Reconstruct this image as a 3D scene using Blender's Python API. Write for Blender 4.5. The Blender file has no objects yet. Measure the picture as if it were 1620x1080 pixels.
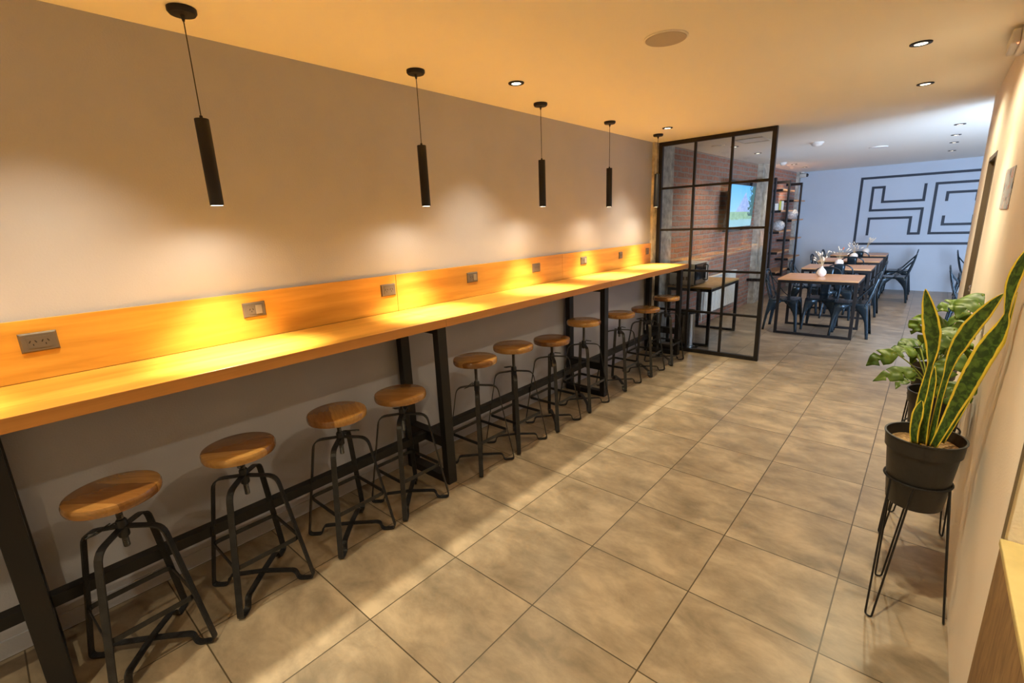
import bpy, bmesh, math, random
from mathutils import Vector, Matrix

scn = bpy.context.scene
COL = scn.collection
PI = math.pi

# ------------------------------------------------------------------ camera
cam_d = bpy.data.cameras.new('camera')
cam = bpy.data.objects.new('camera', cam_d)
COL.objects.link(cam)
cam_d.sensor_width = 36.0
cam_d.lens = 16.5763
cam_d.clip_start = 0.05
cam.matrix_world = Matrix(((0.7548110, -0.1284924, 0.6432340, 2.6357557),
                           (0.6547717, 0.2061561, -0.7271683, -0.8347012),
                           (-0.0391710, 0.9700461, 0.2397420, 1.6336851),
                           (0, 0, 0, 1)))
scn.camera = cam

# ------------------------------------------------------------------ view, world
scn.view_settings.view_transform = 'Standard'
scn.view_settings.look = 'None'
scn.view_settings.gamma = 1
scn.view_settings.use_curve_mapping = False
scn.view_settings.exposure = 0.86
scn.cycles.use_denoising = True
scn.cycles.max_bounces = 10
scn.cycles.diffuse_bounces = 6
scn.cycles.glossy_bounces = 4
scn.cycles.transmission_bounces = 8
scn.cycles.transparent_max_bounces = 12
scn.cycles.sample_clamp_indirect = 12.0
scn.cycles.caustics_reflective = False
scn.cycles.caustics_refractive = False

w = bpy.data.worlds.new('sky')
scn.world = w
w.use_nodes = True
w.node_tree.nodes['Background'].inputs[0].default_value = (0.50, 0.68, 1.0, 1)
w.node_tree.nodes['Background'].inputs[1].default_value = 0.8

# room dimensions (metres): x across, y along the bar, z up
H = 2.517
XR = 2.885           # right wall of the near room
YF = 11.85           # far wall
YT = 5.05            # where the near room widens into the dining room
XE = 5.6             # right end of the dining room

# ------------------------------------------------------------------ daylight through the dining room's street window
dl = bpy.data.lights.new('daylight', 'AREA')
dl.shape = 'RECTANGLE'; dl.size = 3.0; dl.size_y = 2.2
dl.energy = 350; dl.color = (0.60, 0.76, 1.0)
dlo = bpy.data.objects.new('daylight', dl); COL.objects.link(dlo)
dlo.location = (4.62, 4.25, 1.15)
dlo.rotation_euler = (PI / 2, 0, 0)      # faces +y
WARM = (1.0, 0.87, 0.57)
P_BEAM, P_SPILL, P_DOWN, P_FAR = 125.0, 6.0, 84.0, 27.0
P_ROW = 72.0                             # the brighter row of downlights along the bar

# ------------------------------------------------------------------ materials
def nm(name):
    m = bpy.data.materials.new(name); m.use_nodes = True
    nt = m.node_tree
    return m, nt, nt.nodes['Principled BSDF']

def plain(name, col, rough=0.5, metal=0.0, spec=0.5, bump=0.0, bscale=60.0, var=0.0, vscale=3.0):
    m, nt, b = nm(name)
    b.inputs['Base Color'].default_value = (*col, 1)
    b.inputs['Roughness'].default_value = rough
    b.inputs['Metallic'].default_value = metal
    b.inputs['Specular IOR Level'].default_value = spec
    tc = nt.nodes.new('ShaderNodeTexCoord')
    if var > 0:
        n = nt.nodes.new('ShaderNodeTexNoise'); n.inputs['Scale'].default_value = vscale
        n.inputs['Detail'].default_value = 5
        nt.links.new(tc.outputs['Object'], n.inputs['Vector'])
        r = nt.nodes.new('ShaderNodeValToRGB')
        r.color_ramp.elements[0].position = 0.3; r.color_ramp.elements[1].position = 0.7
        r.color_ramp.elements[0].color = (*[c * (1 - var) for c in col], 1)
        r.color_ramp.elements[1].color = (*[min(1, c * (1 + var)) for c in col], 1)
        nt.links.new(n.outputs['Fac'], r.inputs['Fac'])
        nt.links.new(r.outputs['Color'], b.inputs['Base Color'])
    if bump > 0:
        n = nt.nodes.new('ShaderNodeTexNoise'); n.inputs['Scale'].default_value = bscale
        n.inputs['Detail'].default_value = 4
        nt.links.new(tc.outputs['Object'], n.inputs['Vector'])
        bp = nt.nodes.new('ShaderNodeBump'); bp.inputs['Strength'].default_value = bump
        bp.inputs['Distance'].default_value = 0.01
        nt.links.new(n.outputs['Fac'], bp.inputs['Height'])
        nt.links.new(bp.outputs['Normal'], b.inputs['Normal'])
    return m

def wood(name, c_dark, c_mid, c_light, axis='Y', rough=0.35, stretch=14.0, scale=1.6, band=0.0, fine=0.10, obj_random=False):
    """wood with grain running along one object axis"""
    m, nt, b = nm(name)
    N, Lk = nt.nodes, nt.links
    tc = N.new('ShaderNodeTexCoord')
    mp = N.new('ShaderNodeMapping')
    s = [scale * stretch] * 3
    s['XYZ'.index(axis)] = scale
    mp.inputs['Scale'].default_value = s
    Lk.new(tc.outputs['Object'], mp.inputs['Vector'])
    if obj_random:
        oi = N.new('ShaderNodeObjectInfo')
        mm = N.new('ShaderNodeMath'); mm.operation = 'MULTIPLY'; mm.inputs[1].default_value = 37.0
        cb = N.new('ShaderNodeCombineXYZ')
        Lk.new(oi.outputs['Random'], mm.inputs[0])
        for k in range(3): Lk.new(mm.outputs[0], cb.inputs[k])
        Lk.new(cb.outputs[0], mp.inputs['Location'])
    n = N.new('ShaderNodeTexNoise'); n.inputs['Scale'].default_value = 1.0
    n.inputs['Detail'].default_value = 6; n.inputs['Roughness'].default_value = 0.6; n.inputs['Distortion'].default_value = 0.6
    Lk.new(mp.outputs['Vector'], n.inputs['Vector'])
    r = N.new('ShaderNodeValToRGB')
    e = r.color_ramp.elements
    e[0].position = 0.3; e[0].color = (*c_dark, 1)
    e[1].position = 0.72; e[1].color = (*c_light, 1)
    x = e.new(0.5); x.color = (*c_mid, 1)
    if band > 0:
        r.color_ramp.interpolation = 'EASE'
    Lk.new(n.outputs['Fac'], r.inputs['Fac'])
    # broad cloudy figure
    n2 = N.new('ShaderNodeTexNoise'); n2.inputs['Scale'].default_value = 0.22; n2.inputs['Detail'].default_value = 3
    Lk.new(mp.outputs['Vector'], n2.inputs['Vector'])
    mx = N.new('ShaderNodeMix'); mx.data_type = 'RGBA'; mx.blend_type = 'MULTIPLY'
    r2 = N.new('ShaderNodeValToRGB'); r2.color_ramp.elements[0].color = (1 - fine * 3, 1 - fine * 3.4, 1 - fine * 3.8, 1)
    r2.color_ramp.elements[0].position = 0.35; r2.color_ramp.elements[1].position = 0.62
    Lk.new(n2.outputs['Fac'], r2.inputs['Fac'])
    mx.inputs['Factor'].default_value = 0.8
    Lk.new(r.outputs['Color'], mx.inputs[6]); Lk.new(r2.outputs['Color'], mx.inputs[7])
    Lk.new(mx.outputs[2], b.inputs['Base Color'])
    b.inputs['Roughness'].default_value = rough
    bp = N.new('ShaderNodeBump'); bp.inputs['Strength'].default_value = 0.06; bp.inputs['Distance'].default_value = 0.004
    Lk.new(n.outputs['Fac'], bp.inputs['Height']); Lk.new(bp.outputs['Normal'], b.inputs['Normal'])
    return m

M = {}
M['wall'] = plain('greige_wall_paint', (0.415, 0.425, 0.51), 0.75, bump=0.12, bscale=120, var=0.03)
M['wall_r'] = plain('cream_wall_paint', (0.84, 0.76, 0.67), 0.7, bump=0.10, bscale=120, var=0.03)
M['wall_far'] = plain('pale_blue_grey_paint', (0.50, 0.56, 0.66), 0.75, bump=0.08, bscale=120, var=0.02)
M['white_wall'] = plain('white_paint', (0.72, 0.70, 0.66), 0.7, bump=0.1, bscale=100)
M['black'] = plain('black_powder_coat', (0.010, 0.009, 0.010), 0.45, spec=0.35, bump=0.05, bscale=300)
M['frame_black'] = plain('black_steel_profile', (0.012, 0.010, 0.010), 0.42, spec=0.4)
M['stool_black'] = plain('forged_black_iron', (0.022, 0.022, 0.025), 0.40, metal=0.3, bump=0.15, bscale=150, var=0.3, vscale=25)
M['screw'] = plain('bare_dark_steel', (0.10, 0.095, 0.09), 0.38, metal=0.9)
M['chair'] = plain('glossy_gunmetal_enamel', (0.028, 0.045, 0.062), 0.22, metal=0.6, var=0.15, vscale=10)
M['cord'] = plain('black_cable', (0.012, 0.012, 0.012), 0.6)
M['mural'] = plain('navy_black_wall_stripe', (0.014, 0.022, 0.04), 0.6)
M['plastic_dark'] = plain('taupe_socket_plastic', (0.105, 0.085, 0.072), 0.38)
M['plastic_key'] = plain('light_taupe_switch_plastic', (0.19, 0.16, 0.13), 0.38)
M['hole'] = plain('dark_slot', (0.008, 0.007, 0.006), 0.8)
M['white_plastic'] = plain('white_plastic', (0.78, 0.77, 0.75), 0.4)
M['grille'] = plain('speaker_cloth_white', (0.50, 0.46, 0.42), 0.8, bump=0.4, bscale=600)
M['chrome'] = plain('brushed_chrome', (0.75, 0.76, 0.78), 0.18, metal=1.0)
M['radiator'] = plain('white_enamel', (0.80, 0.80, 0.79), 0.35)
M['micro'] = plain('silver_grey_enamel', (0.60, 0.60, 0.58), 0.4)
M['glassblack'] = plain('black_glass', (0.01, 0.01, 0.012), 0.06)
M['pot'] = plain('black_plastic_pot', (0.018, 0.016, 0.015), 0.42, bump=0.05, bscale=80)
M['door'] = plain('taupe_brown_lacquer', (0.15, 0.115, 0.082), 0.5)
M['ceramic'] = plain('white_ceramic', (0.86, 0.83, 0.80), 0.35)
M['ball'] = plain('speckled_papier', (0.42, 0.42, 0.43), 0.7, bump=0.6, bscale=60, var=0.5, vscale=40)
M['straw'] = plain('dried_grass', (0.62, 0.48, 0.28), 0.8)
M['straw_pale'] = plain('dried_bunny_tail', (0.85, 0.76, 0.62), 0.9)
M['red_bloom'] = plain('orange_dried_bloom', (0.75, 0.16, 0.06), 0.8)
M['tan_top'] = plain('yellow_tan_stone_top', (0.50, 0.385, 0.16), 0.6, bump=0.3, bscale=30, var=0.12, vscale=9)
M['bar'] = wood('honey_beech_bar', (0.50, 0.235, 0.034), (0.62, 0.31, 0.048), (0.76, 0.40, 0.078), 'Y', 0.33, 12, 1.3, fine=0.13)
M['bar_edge'] = wood('bar_edge_band', (0.42, 0.17, 0.04), (0.50, 0.215, 0.05), (0.58, 0.26, 0.065), 'Y', 0.5, 26, 1.0, fine=0.05)
M['table'] = wood('oak_table_laminate', (0.50, 0.25, 0.12), (0.62, 0.33, 0.165), (0.70, 0.40, 0.21), 'X', 0.30, 12, 1.4, fine=0.05)
M['side_table'] = wood('yellow_oak_laminate', (0.42, 0.26, 0.10), (0.52, 0.33, 0.13), (0.60, 0.39, 0.16), 'Y', 0.30, 12, 1.4, fine=0.05)
M['shelf'] = wood('pine_shelf', (0.50, 0.25, 0.11), (0.60, 0.32, 0.15), (0.70, 0.40, 0.20), 'Y', 0.4, 14, 1.5, fine=0.05)
M['travertine'] = wood('brown_veined_cladding', (0.17, 0.095, 0.035), (0.27, 0.155, 0.06), (0.36, 0.22, 0.09), 'Z', 0.6, 4, 9.0, fine=0.10)

def ceiling_mat():
    m, nt, b = nm('white_ceiling_paint')
    N, Lk = nt.nodes, nt.links
    b.inputs['Roughness'].default_value = 0.8
    tc = N.new('ShaderNodeTexCoord')
    # faint damp ring and hairline crack near the second round downlight
    d = N.new('ShaderNodeVectorMath'); d.operation = 'DISTANCE'
    n = N.new('ShaderNodeTexNoise'); n.inputs['Scale'].default_value = 9
    Lk.new(tc.outputs['Object'], n.inputs['Vector'])
    ad = N.new('ShaderNodeVectorMath'); ad.operation = 'MULTIPLY_ADD'
    ad.inputs[1].default_value = (0.12, 0.12, 0); ad.inputs[2].default_value = (-0.06, -0.06, 0)
    Lk.new(n.outputs['Color'], ad.inputs[0])
    ad2 = N.new('ShaderNodeVectorMath'); ad2.operation = 'ADD'
    Lk.new(tc.outputs['Object'], ad2.inputs[0]); Lk.new(ad.outputs[0], ad2.inputs[1])
    Lk.new(ad2.outputs[0], d.inputs[0]); d.inputs[1].default_value = (2.40, 4.05, 0)
    r = N.new('ShaderNodeValToRGB'); e = r.color_ramp.elements
    base = (0.86, 0.85, 0.81, 1)
    e[0].position = 0.10; e[0].color = base
    e[1].position = 0.155; e[1].color = base
    x = e.new(0.128); x.color = (0.70, 0.62, 0.50, 1)
    Lk.new(d.outputs['Value'], r.inputs['Fac'])
    Lk.new(r.outputs['Color'], b.inputs['Base Color'])
    return m
M['ceiling'] = ceiling_mat()

def floor_mat():
    m, nt, b = nm('grey_beige_porcelain_tiles')
    N, Lk = nt.nodes, nt.links
    tc = N.new('ShaderNodeTexCoord')
    mp = N.new('ShaderNodeMapping')
    mp.inputs['Location'].default_value = (-0.0119 + 0.0, 0, 0)
    mp.inputs['Scale'].default_value = (1, 1, 1)
    Lk.new(tc.outputs['Object'], mp.inputs['Vector'])
    br = N.new('ShaderNodeTexBrick')
    br.offset = 0.0; br.squash = 1.0
    br.inputs['Scale'].default_value = 1.0
    br.inputs['Brick Width'].default_value = 0.5
    br.inputs['Row Height'].default_value = 0.5
    br.inputs['Mortar Size'].default_value = 0.0028
    br.inputs['Mortar Smooth'].default_value = 0.1
    br.inputs['Color1'].default_value = (0, 0, 0, 1); br.inputs['Color2'].default_value = (1, 1, 1, 1)
    br.inputs['Mortar'].default_value = (0.5, 0.5, 0.5, 1)
    Lk.new(mp.outputs['Vector'], br.inputs['Vector'])
    # per-tile offset of the cloud pattern
    fl = N.new('ShaderNodeVectorMath'); fl.operation = 'SCALE'; fl.inputs['Scale'].default_value = 2.0
    Lk.new(mp.outputs['Vector'], fl.inputs[0])
    fl2 = N.new('ShaderNodeVectorMath'); fl2.operation = 'FLOOR'; Lk.new(fl.outputs[0], fl2.inputs[0])
    wn = N.new('ShaderNodeTexWhiteNoise'); wn.noise_dimensions = '3D'; Lk.new(fl2.outputs[0], wn.inputs['Vector'])
    sc = N.new('ShaderNodeVectorMath'); sc.operation = 'MULTIPLY_ADD'; sc.inputs[1].default_value = (20, 20, 20)
    Lk.new(wn.outputs['Color'], sc.inputs[0])
    st = N.new('ShaderNodeVectorMath'); st.operation = 'MULTIPLY'; st.inputs[1].default_value = (0.75, 1.25, 1)
    Lk.new(mp.outputs['Vector'], st.inputs[0])
    Lk.new(st.outputs[0], sc.inputs[2])
    n1 = N.new('ShaderNodeTexNoise'); n1.inputs['Scale'].default_value = 5.0; n1.inputs['Detail'].default_value = 9
    n1.inputs['Roughness'].default_value = 0.64; n1.inputs['Distortion'].default_value = 0.25
    Lk.new(sc.outputs[0], n1.inputs['Vector'])
    r = N.new('ShaderNodeValToRGB'); e = r.color_ramp.elements
    e[0].position = 0.33; e[0].color = (0.165, 0.127, 0.088, 1)
    e[1].position = 0.66; e[1].color = (0.355, 0.278, 0.195, 1)
    x = e.new(0.5); x.color = (0.255, 0.198, 0.139, 1)
    Lk.new(n1.outputs['Fac'], r.inputs['Fac'])
    mx = N.new('ShaderNodeMix'); mx.data_type = 'RGBA'
    Lk.new(br.outputs['Fac'], mx.inputs['Factor'])
    Lk.new(r.outputs['Color'], mx.inputs[6]); mx.inputs[7].default_value = (0.060, 0.042, 0.023, 1)
    Lk.new(mx.outputs[2], b.inputs['Base Color'])
    rr = N.new('ShaderNodeMapRange'); rr.inputs['To Min'].default_value = 0.24; rr.inputs['To Max'].default_value = 0.40
    Lk.new(n1.outputs['Fac'], rr.inputs['Value']); Lk.new(rr.outputs[0], b.inputs['Roughness'])
    inv = N.new('ShaderNodeMath'); inv.operation = 'SUBTRACT'; inv.inputs[0].default_value = 1
    Lk.new(br.outputs['Fac'], inv.inputs[1])
    bp = N.new('ShaderNodeBump'); bp.inputs['Strength'].default_value = 0.5; bp.inputs['Distance'].default_value = 0.003
    Lk.new(inv.outputs[0], bp.inputs['Height']); Lk.new(bp.outputs['Normal'], b.inputs['Normal'])
    return m
M['floor'] = floor_mat()

def brick_mat():
    m, nt, b = nm('old_red_brickwork')
    N, Lk = nt.nodes, nt.links
    tc = N.new('ShaderNodeTexCoord')
    sp = N.new('ShaderNodeSeparateXYZ'); Lk.new(tc.outputs['Object'], sp.inputs[0])
    cb = N.new('ShaderNodeCombineXYZ'); Lk.new(sp.outputs['Y'], cb.inputs[0]); Lk.new(sp.outputs['Z'], cb.inputs[1])
    nz = N.new('ShaderNodeTexNoise'); nz.inputs['Scale'].default_value = 7; nz.inputs['Detail'].default_value = 3
    Lk.new(tc.outputs['Object'], nz.inputs['Vector'])
    ma = N.new('ShaderNodeVectorMath'); ma.operation = 'MULTIPLY_ADD'; ma.inputs[1].default_value = (0.05, 0.035, 0)
    Lk.new(nz.outputs['Color'], ma.inputs[0]); Lk.new(cb.outputs[0], ma.inputs[2])
    br = N.new('ShaderNodeTexBrick')
    br.inputs['Scale'].default_value = 1.0
    br.inputs['Brick Width'].default_value = 0.25; br.inputs['Row Height'].default_value = 0.070
    br.inputs['Mortar Size'].default_value = 0.012; br.inputs['Mortar Smooth'].default_value = 0.35; br.inputs['Bias'].default_value = 0.1
    br.inputs['Color1'].default_value = (0.50, 0.205, 0.13, 1); br.inputs['Color2'].default_value = (0.35, 0.155, 0.105, 1)
    br.inputs['Mortar'].default_value = (0.34, 0.30, 0.28, 1)
    Lk.new(ma.outputs[0], br.inputs['Vector'])
    n = N.new('ShaderNodeTexNoise'); n.inputs['Scale'].default_value = 16; n.inputs['Detail'].default_value = 6; n.inputs['Roughness'].default_value = 0.7
    Lk.new(tc.outputs['Object'], n.inputs['Vector'])
    r = N.new('ShaderNodeValToRGB'); r.color_ramp.elements[0].position = 0.45; r.color_ramp.elements[1].position = 0.66
    Lk.new(n.outputs['Fac'], r.inputs['Fac'])
    mx = N.new('ShaderNodeMix'); mx.data_type = 'RGBA'
    rm = N.new('ShaderNodeMath'); rm.operation = 'MULTIPLY'; rm.inputs[1].default_value = 0.55
    Lk.new(r.outputs['Color'], rm.inputs[0]); Lk.new(rm.outputs[0], mx.inputs['Factor'])
    Lk.new(br.outputs['Color'], mx.inputs[6]); mx.inputs[7].default_value = (0.40, 0.35, 0.32, 1)
    Lk.new(mx.outputs[2], b.inputs['Base Color'])
    b.inputs['Roughness'].default_value = 0.9
    su = N.new('ShaderNodeMath'); su.operation = 'SUBTRACT'
    Lk.new(n.outputs['Fac'], su.inputs[0]); Lk.new(br.outputs['Fac'], su.inputs[1])
    bp = N.new('ShaderNodeBump'); bp.inputs['Strength'].default_value = 0.9; bp.inputs['Distance'].default_value = 0.02
    Lk.new(su.outputs[0], bp.inputs['Height']); Lk.new(bp.outputs['Normal'], b.inputs['Normal'])
    return m
M['brick'] = brick_mat()
M['concrete'] = plain('rough_concrete', (0.50, 0.46, 0.40), 0.9, bump=1.0, bscale=25, var=0.35, vscale=12)

def glass_mat(name='clear_pane', const=None):
    m, nt, b = nm(name)
    N, Lk = nt.nodes, nt.links
    g = N.new('ShaderNodeBsdfGlossy'); g.inputs['Roughness'].default_value = 0.0
    t = N.new('ShaderNodeBsdfTransparent'); t.inputs['Color'].default_value = (0.93, 0.95, 0.94, 1)
    f = N.new('ShaderNodeFresnel'); f.inputs['IOR'].default_value = 1.5
    mm = N.new('ShaderNodeMath'); mm.operation = 'MULTIPLY'; mm.inputs[1].default_value = 1.1
    Lk.new(f.outputs[0], mm.inputs[0])
    mx = N.new('ShaderNodeMixShader')
    if const is None: Lk.new(mm.outputs[0], mx.inputs[0])
    else: mx.inputs[0].default_value = const; t.inputs['Color'].default_value = (0.98, 0.99, 0.99, 1)
    Lk.new(t.outputs[0], mx.inputs[1]); Lk.new(g.outputs[0], mx.inputs[2])
    Lk.new(mx.outputs[0], nt.nodes['Material Output'].inputs['Surface'])
    return m
M['glass'] = glass_mat()
M['street_glass'] = glass_mat('street_window_pane', 0.04)

def emit(name, col, s):
    m, nt, b = nm(name)
    b.inputs['Base Color'].default_value = (*col, 1)
    b.inputs['Emission Color'].default_value = (*col, 1)
    b.inputs['Emission Strength'].default_value = s
    return m
M['lamp'] = emit('warm_led', (1.0, 0.88, 0.62), 7)
M['lamp_far'] = emit('warm_led_soft', (1.0, 0.90, 0.72), 3.0)
M['red_led'] = emit('red_led', (1.0, 0.10, 0.04), 5)

def seat_mat():
    """glued-up hardwood: wide staves of clearly different tone"""
    m, nt, b = nm('laminated_stool_wood')
    N, Lk = nt.nodes, nt.links
    tc = N.new('ShaderNodeTexCoord'); oi = N.new('ShaderNodeObjectInfo')
    mp = N.new('ShaderNodeMapping'); Lk.new(tc.outputs['Object'], mp.inputs['Vector'])
    mm = N.new('ShaderNodeMath'); mm.operation = 'MULTIPLY'; mm.inputs[1].default_value = 23.7
    Lk.new(oi.outputs['Random'], mm.inputs[0])
    cb = N.new('ShaderNodeCombineXYZ'); Lk.new(mm.outputs[0], cb.inputs[0]); Lk.new(mm.outputs[0], cb.inputs[1])
    Lk.new(cb.outputs[0], mp.inputs['Location'])
    sx = N.new('ShaderNodeSeparateXYZ'); Lk.new(mp.outputs[0], sx.inputs[0])
    q = N.new('ShaderNodeMath'); q.operation = 'MULTIPLY'; q.inputs[1].default_value = 7.5
    nz0 = N.new('ShaderNodeTexNoise'); nz0.inputs['Scale'].default_value = 9; nz0.inputs['Detail'].default_value = 2
    Lk.new(tc.outputs['Object'], nz0.inputs['Vector'])
    wob = N.new('ShaderNodeMath'); wob.operation = 'MULTIPLY_ADD'; wob.inputs[1].default_value = 0.035
    Lk.new(nz0.outputs['Fac'], wob.inputs[0]); Lk.new(sx.outputs['X'], wob.inputs[2])
    Lk.new(wob.outputs[0], q.inputs[0])
    fl = N.new('ShaderNodeMath'); fl.operation = 'FLOOR'; Lk.new(q.outputs[0], fl.inputs[0])
    wn = N.new('ShaderNodeTexWhiteNoise'); wn.noise_dimensions = '1D'; Lk.new(fl.outputs[0], wn.inputs['W'])
    r = N.new('ShaderNodeValToRGB'); e = r.color_ramp.elements
    e[0].position = 0.0; e[0].color = (0.15, 0.060, 0.016, 1)
    e[1].position = 1.0; e[1].color = (0.46, 0.25, 0.075, 1)
    x = e.new(0.35); x.color = (0.28, 0.125, 0.035, 1)
    Lk.new(wn.outputs['Value'], r.inputs['Fac'])
    mp2 = N.new('ShaderNodeMapping'); mp2.inputs['Scale'].default_value = (90, 7, 30); Lk.new(mp.outputs[0], mp2.inputs['Vector'])
    n = N.new('ShaderNodeTexNoise'); n.inputs['Scale'].default_value = 1; n.inputs['Detail'].default_value = 4
    n.inputs['Distortion'].default_value = 0.8
    Lk.new(mp2.outputs[0], n.inputs['Vector'])
    r2 = N.new('ShaderNodeValToRGB'); r2.color_ramp.elements[0].color = (0.55, 0.48, 0.42, 1)
    r2.color_ramp.elements[0].position = 0.32; r2.color_ramp.elements[1].position = 0.62
    Lk.new(n.outputs['Fac'], r2.inputs['Fac'])
    mx = N.new('ShaderNodeMix'); mx.data_type = 'RGBA'; mx.blend_type = 'MULTIPLY'; mx.inputs['Factor'].default_value = 0.5
    Lk.new(r.outputs[0], mx.inputs[6]); Lk.new(r2.outputs[0], mx.inputs[7])
    Lk.new(mx.outputs[2], b.inputs['Base Color'])
    b.inputs['Roughness'].default_value = 0.22
    b.inputs['Coat Weight'].default_value = 0.4; b.inputs['Coat Roughness'].default_value = 0.15
    return m
M['seat'] = seat_mat()

def soil_mat():
    m, nt, b = nm('wood_chip_mulch')
    N, Lk = nt.nodes, nt.links
    tc = N.new('ShaderNodeTexCoord')
    v = N.new('ShaderNodeTexVoronoi'); v.inputs['Scale'].default_value = 90
    Lk.new(tc.outputs['Object'], v.inputs['Vector'])
    r = N.new('ShaderNodeValToRGB'); e = r.color_ramp.elements
    e[0].color = (0.16, 0.075, 0.025, 1); e[1].color = (0.62, 0.42, 0.20, 1)
    Lk.new(v.outputs['Color'], r.inputs['Fac']); Lk.new(r.outputs[0], b.inputs['Base Color'])
    b.inputs['Roughness'].default_value = 0.85
    bp = N.new('ShaderNodeBump'); bp.inputs['Strength'].default_value = 1; bp.inputs['Distance'].default_value = 0.006
    Lk.new(v.outputs['Distance'], bp.inputs['Height']); Lk.new(bp.outputs[0], b.inputs['Normal'])
    return m
M['soil'] = soil_mat()

def snake_mat():
    """dark banded green with a yellow margin, from the leaf's own UV (u across, v along)"""
    m, nt, b = nm('variegated_sword_leaf')
    N, Lk = nt.nodes, nt.links
    uv = N.new('ShaderNodeUVMap'); uv.uv_map = 'UVMap'
    sp = N.new('ShaderNodeSeparateXYZ'); Lk.new(uv.outputs[0], sp.inputs[0])
    a = N.new('ShaderNodeMath'); a.operation = 'SUBTRACT'; a.inputs[1].default_value = 0.5; Lk.new(sp.outputs[0], a.inputs[0])
    ab = N.new('ShaderNodeMath'); ab.operation = 'ABSOLUTE'; Lk.new(a.outputs[0], ab.inputs[0])
    nz = N.new('ShaderNodeTexNoise'); nz.inputs['Scale'].default_value = 30
    tc = N.new('ShaderNodeTexCoord'); Lk.new(tc.outputs['Object'], nz.inputs['Vector'])
    ad = N.new('ShaderNodeMath'); ad.operation = 'MULTIPLY_ADD'; ad.inputs[1].default_value = 0.10
    Lk.new(nz.outputs['Fac'], ad.inputs[0]); Lk.new(ab.outputs[0], ad.inputs[2])
    edge = N.new('ShaderNodeMapRange'); edge.inputs['From Min'].default_value = 0.425; edge.inputs['From Max'].default_value = 0.45
    Lk.new(ad.outputs[0], edge.inputs['Value'])
    mp = N.new('ShaderNodeMapping'); mp.inputs['Scale'].default_value = (2.5, 26, 1); Lk.new(uv.outputs[0], mp.inputs['Vector'])
    n2 = N.new('ShaderNodeTexNoise'); n2.inputs['Scale'].default_value = 1.0; n2.inputs['Detail'].default_value = 3; n2.inputs['Distortion'].default_value = 1.0
    Lk.new(mp.outputs[0], n2.inputs['Vector'])
    r = N.new('ShaderNodeValToRGB'); e = r.color_ramp.elements
    e[0].position = 0.42; e[0].color = (0.022, 0.055, 0.010, 1)
    e[1].position = 0.60; e[1].color = (0.085, 0.16, 0.024, 1)
    Lk.new(n2.outputs['Fac'], r.inputs['Fac'])
    mx = N.new('ShaderNodeMix'); mx.data_type = 'RGBA'
    Lk.new(edge.outputs[0], mx.inputs['Factor']); Lk.new(r.outputs[0], mx.inputs[6]); mx.inputs[7].default_value = (0.78, 0.62, 0.06, 1)
    Lk.new(mx.outputs[2], b.inputs['Base Color'])
    b.inputs['Roughness'].default_value = 0.38
    return m
M['snake'] = snake_mat()

def leaf_mat():
    m, nt, b = nm('glossy_green_leaf')
    N, Lk = nt.nodes, nt.links
    tc = N.new('ShaderNodeTexCoord')
    n = N.new('ShaderNodeTexNoise'); n.inputs['Scale'].default_value = 14; n.inputs['Detail'].default_value = 3
    Lk.new(tc.outputs['Object'], n.inputs['Vector'])
    r = N.new('ShaderNodeValToRGB'); e = r.color_ramp.elements
    e[0].position = 0.35; e[0].color = (0.040, 0.095, 0.010, 1)
    e[1].position = 0.68; e[1].color = (0.125, 0.21, 0.022, 1)
    Lk.new(n.outputs['Fac'], r.inputs['Fac']); Lk.new(r.outputs[0], b.inputs['Base Color'])
    b.inputs['Roughness'].default_value = 0.48
    b.inputs['Specular IOR Level'].default_value = 0.3
    return m
M['leaf'] = leaf_mat()
M['petiole'] = plain('pale_green_stalk', (0.28, 0.36, 0.07), 0.45)

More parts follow.
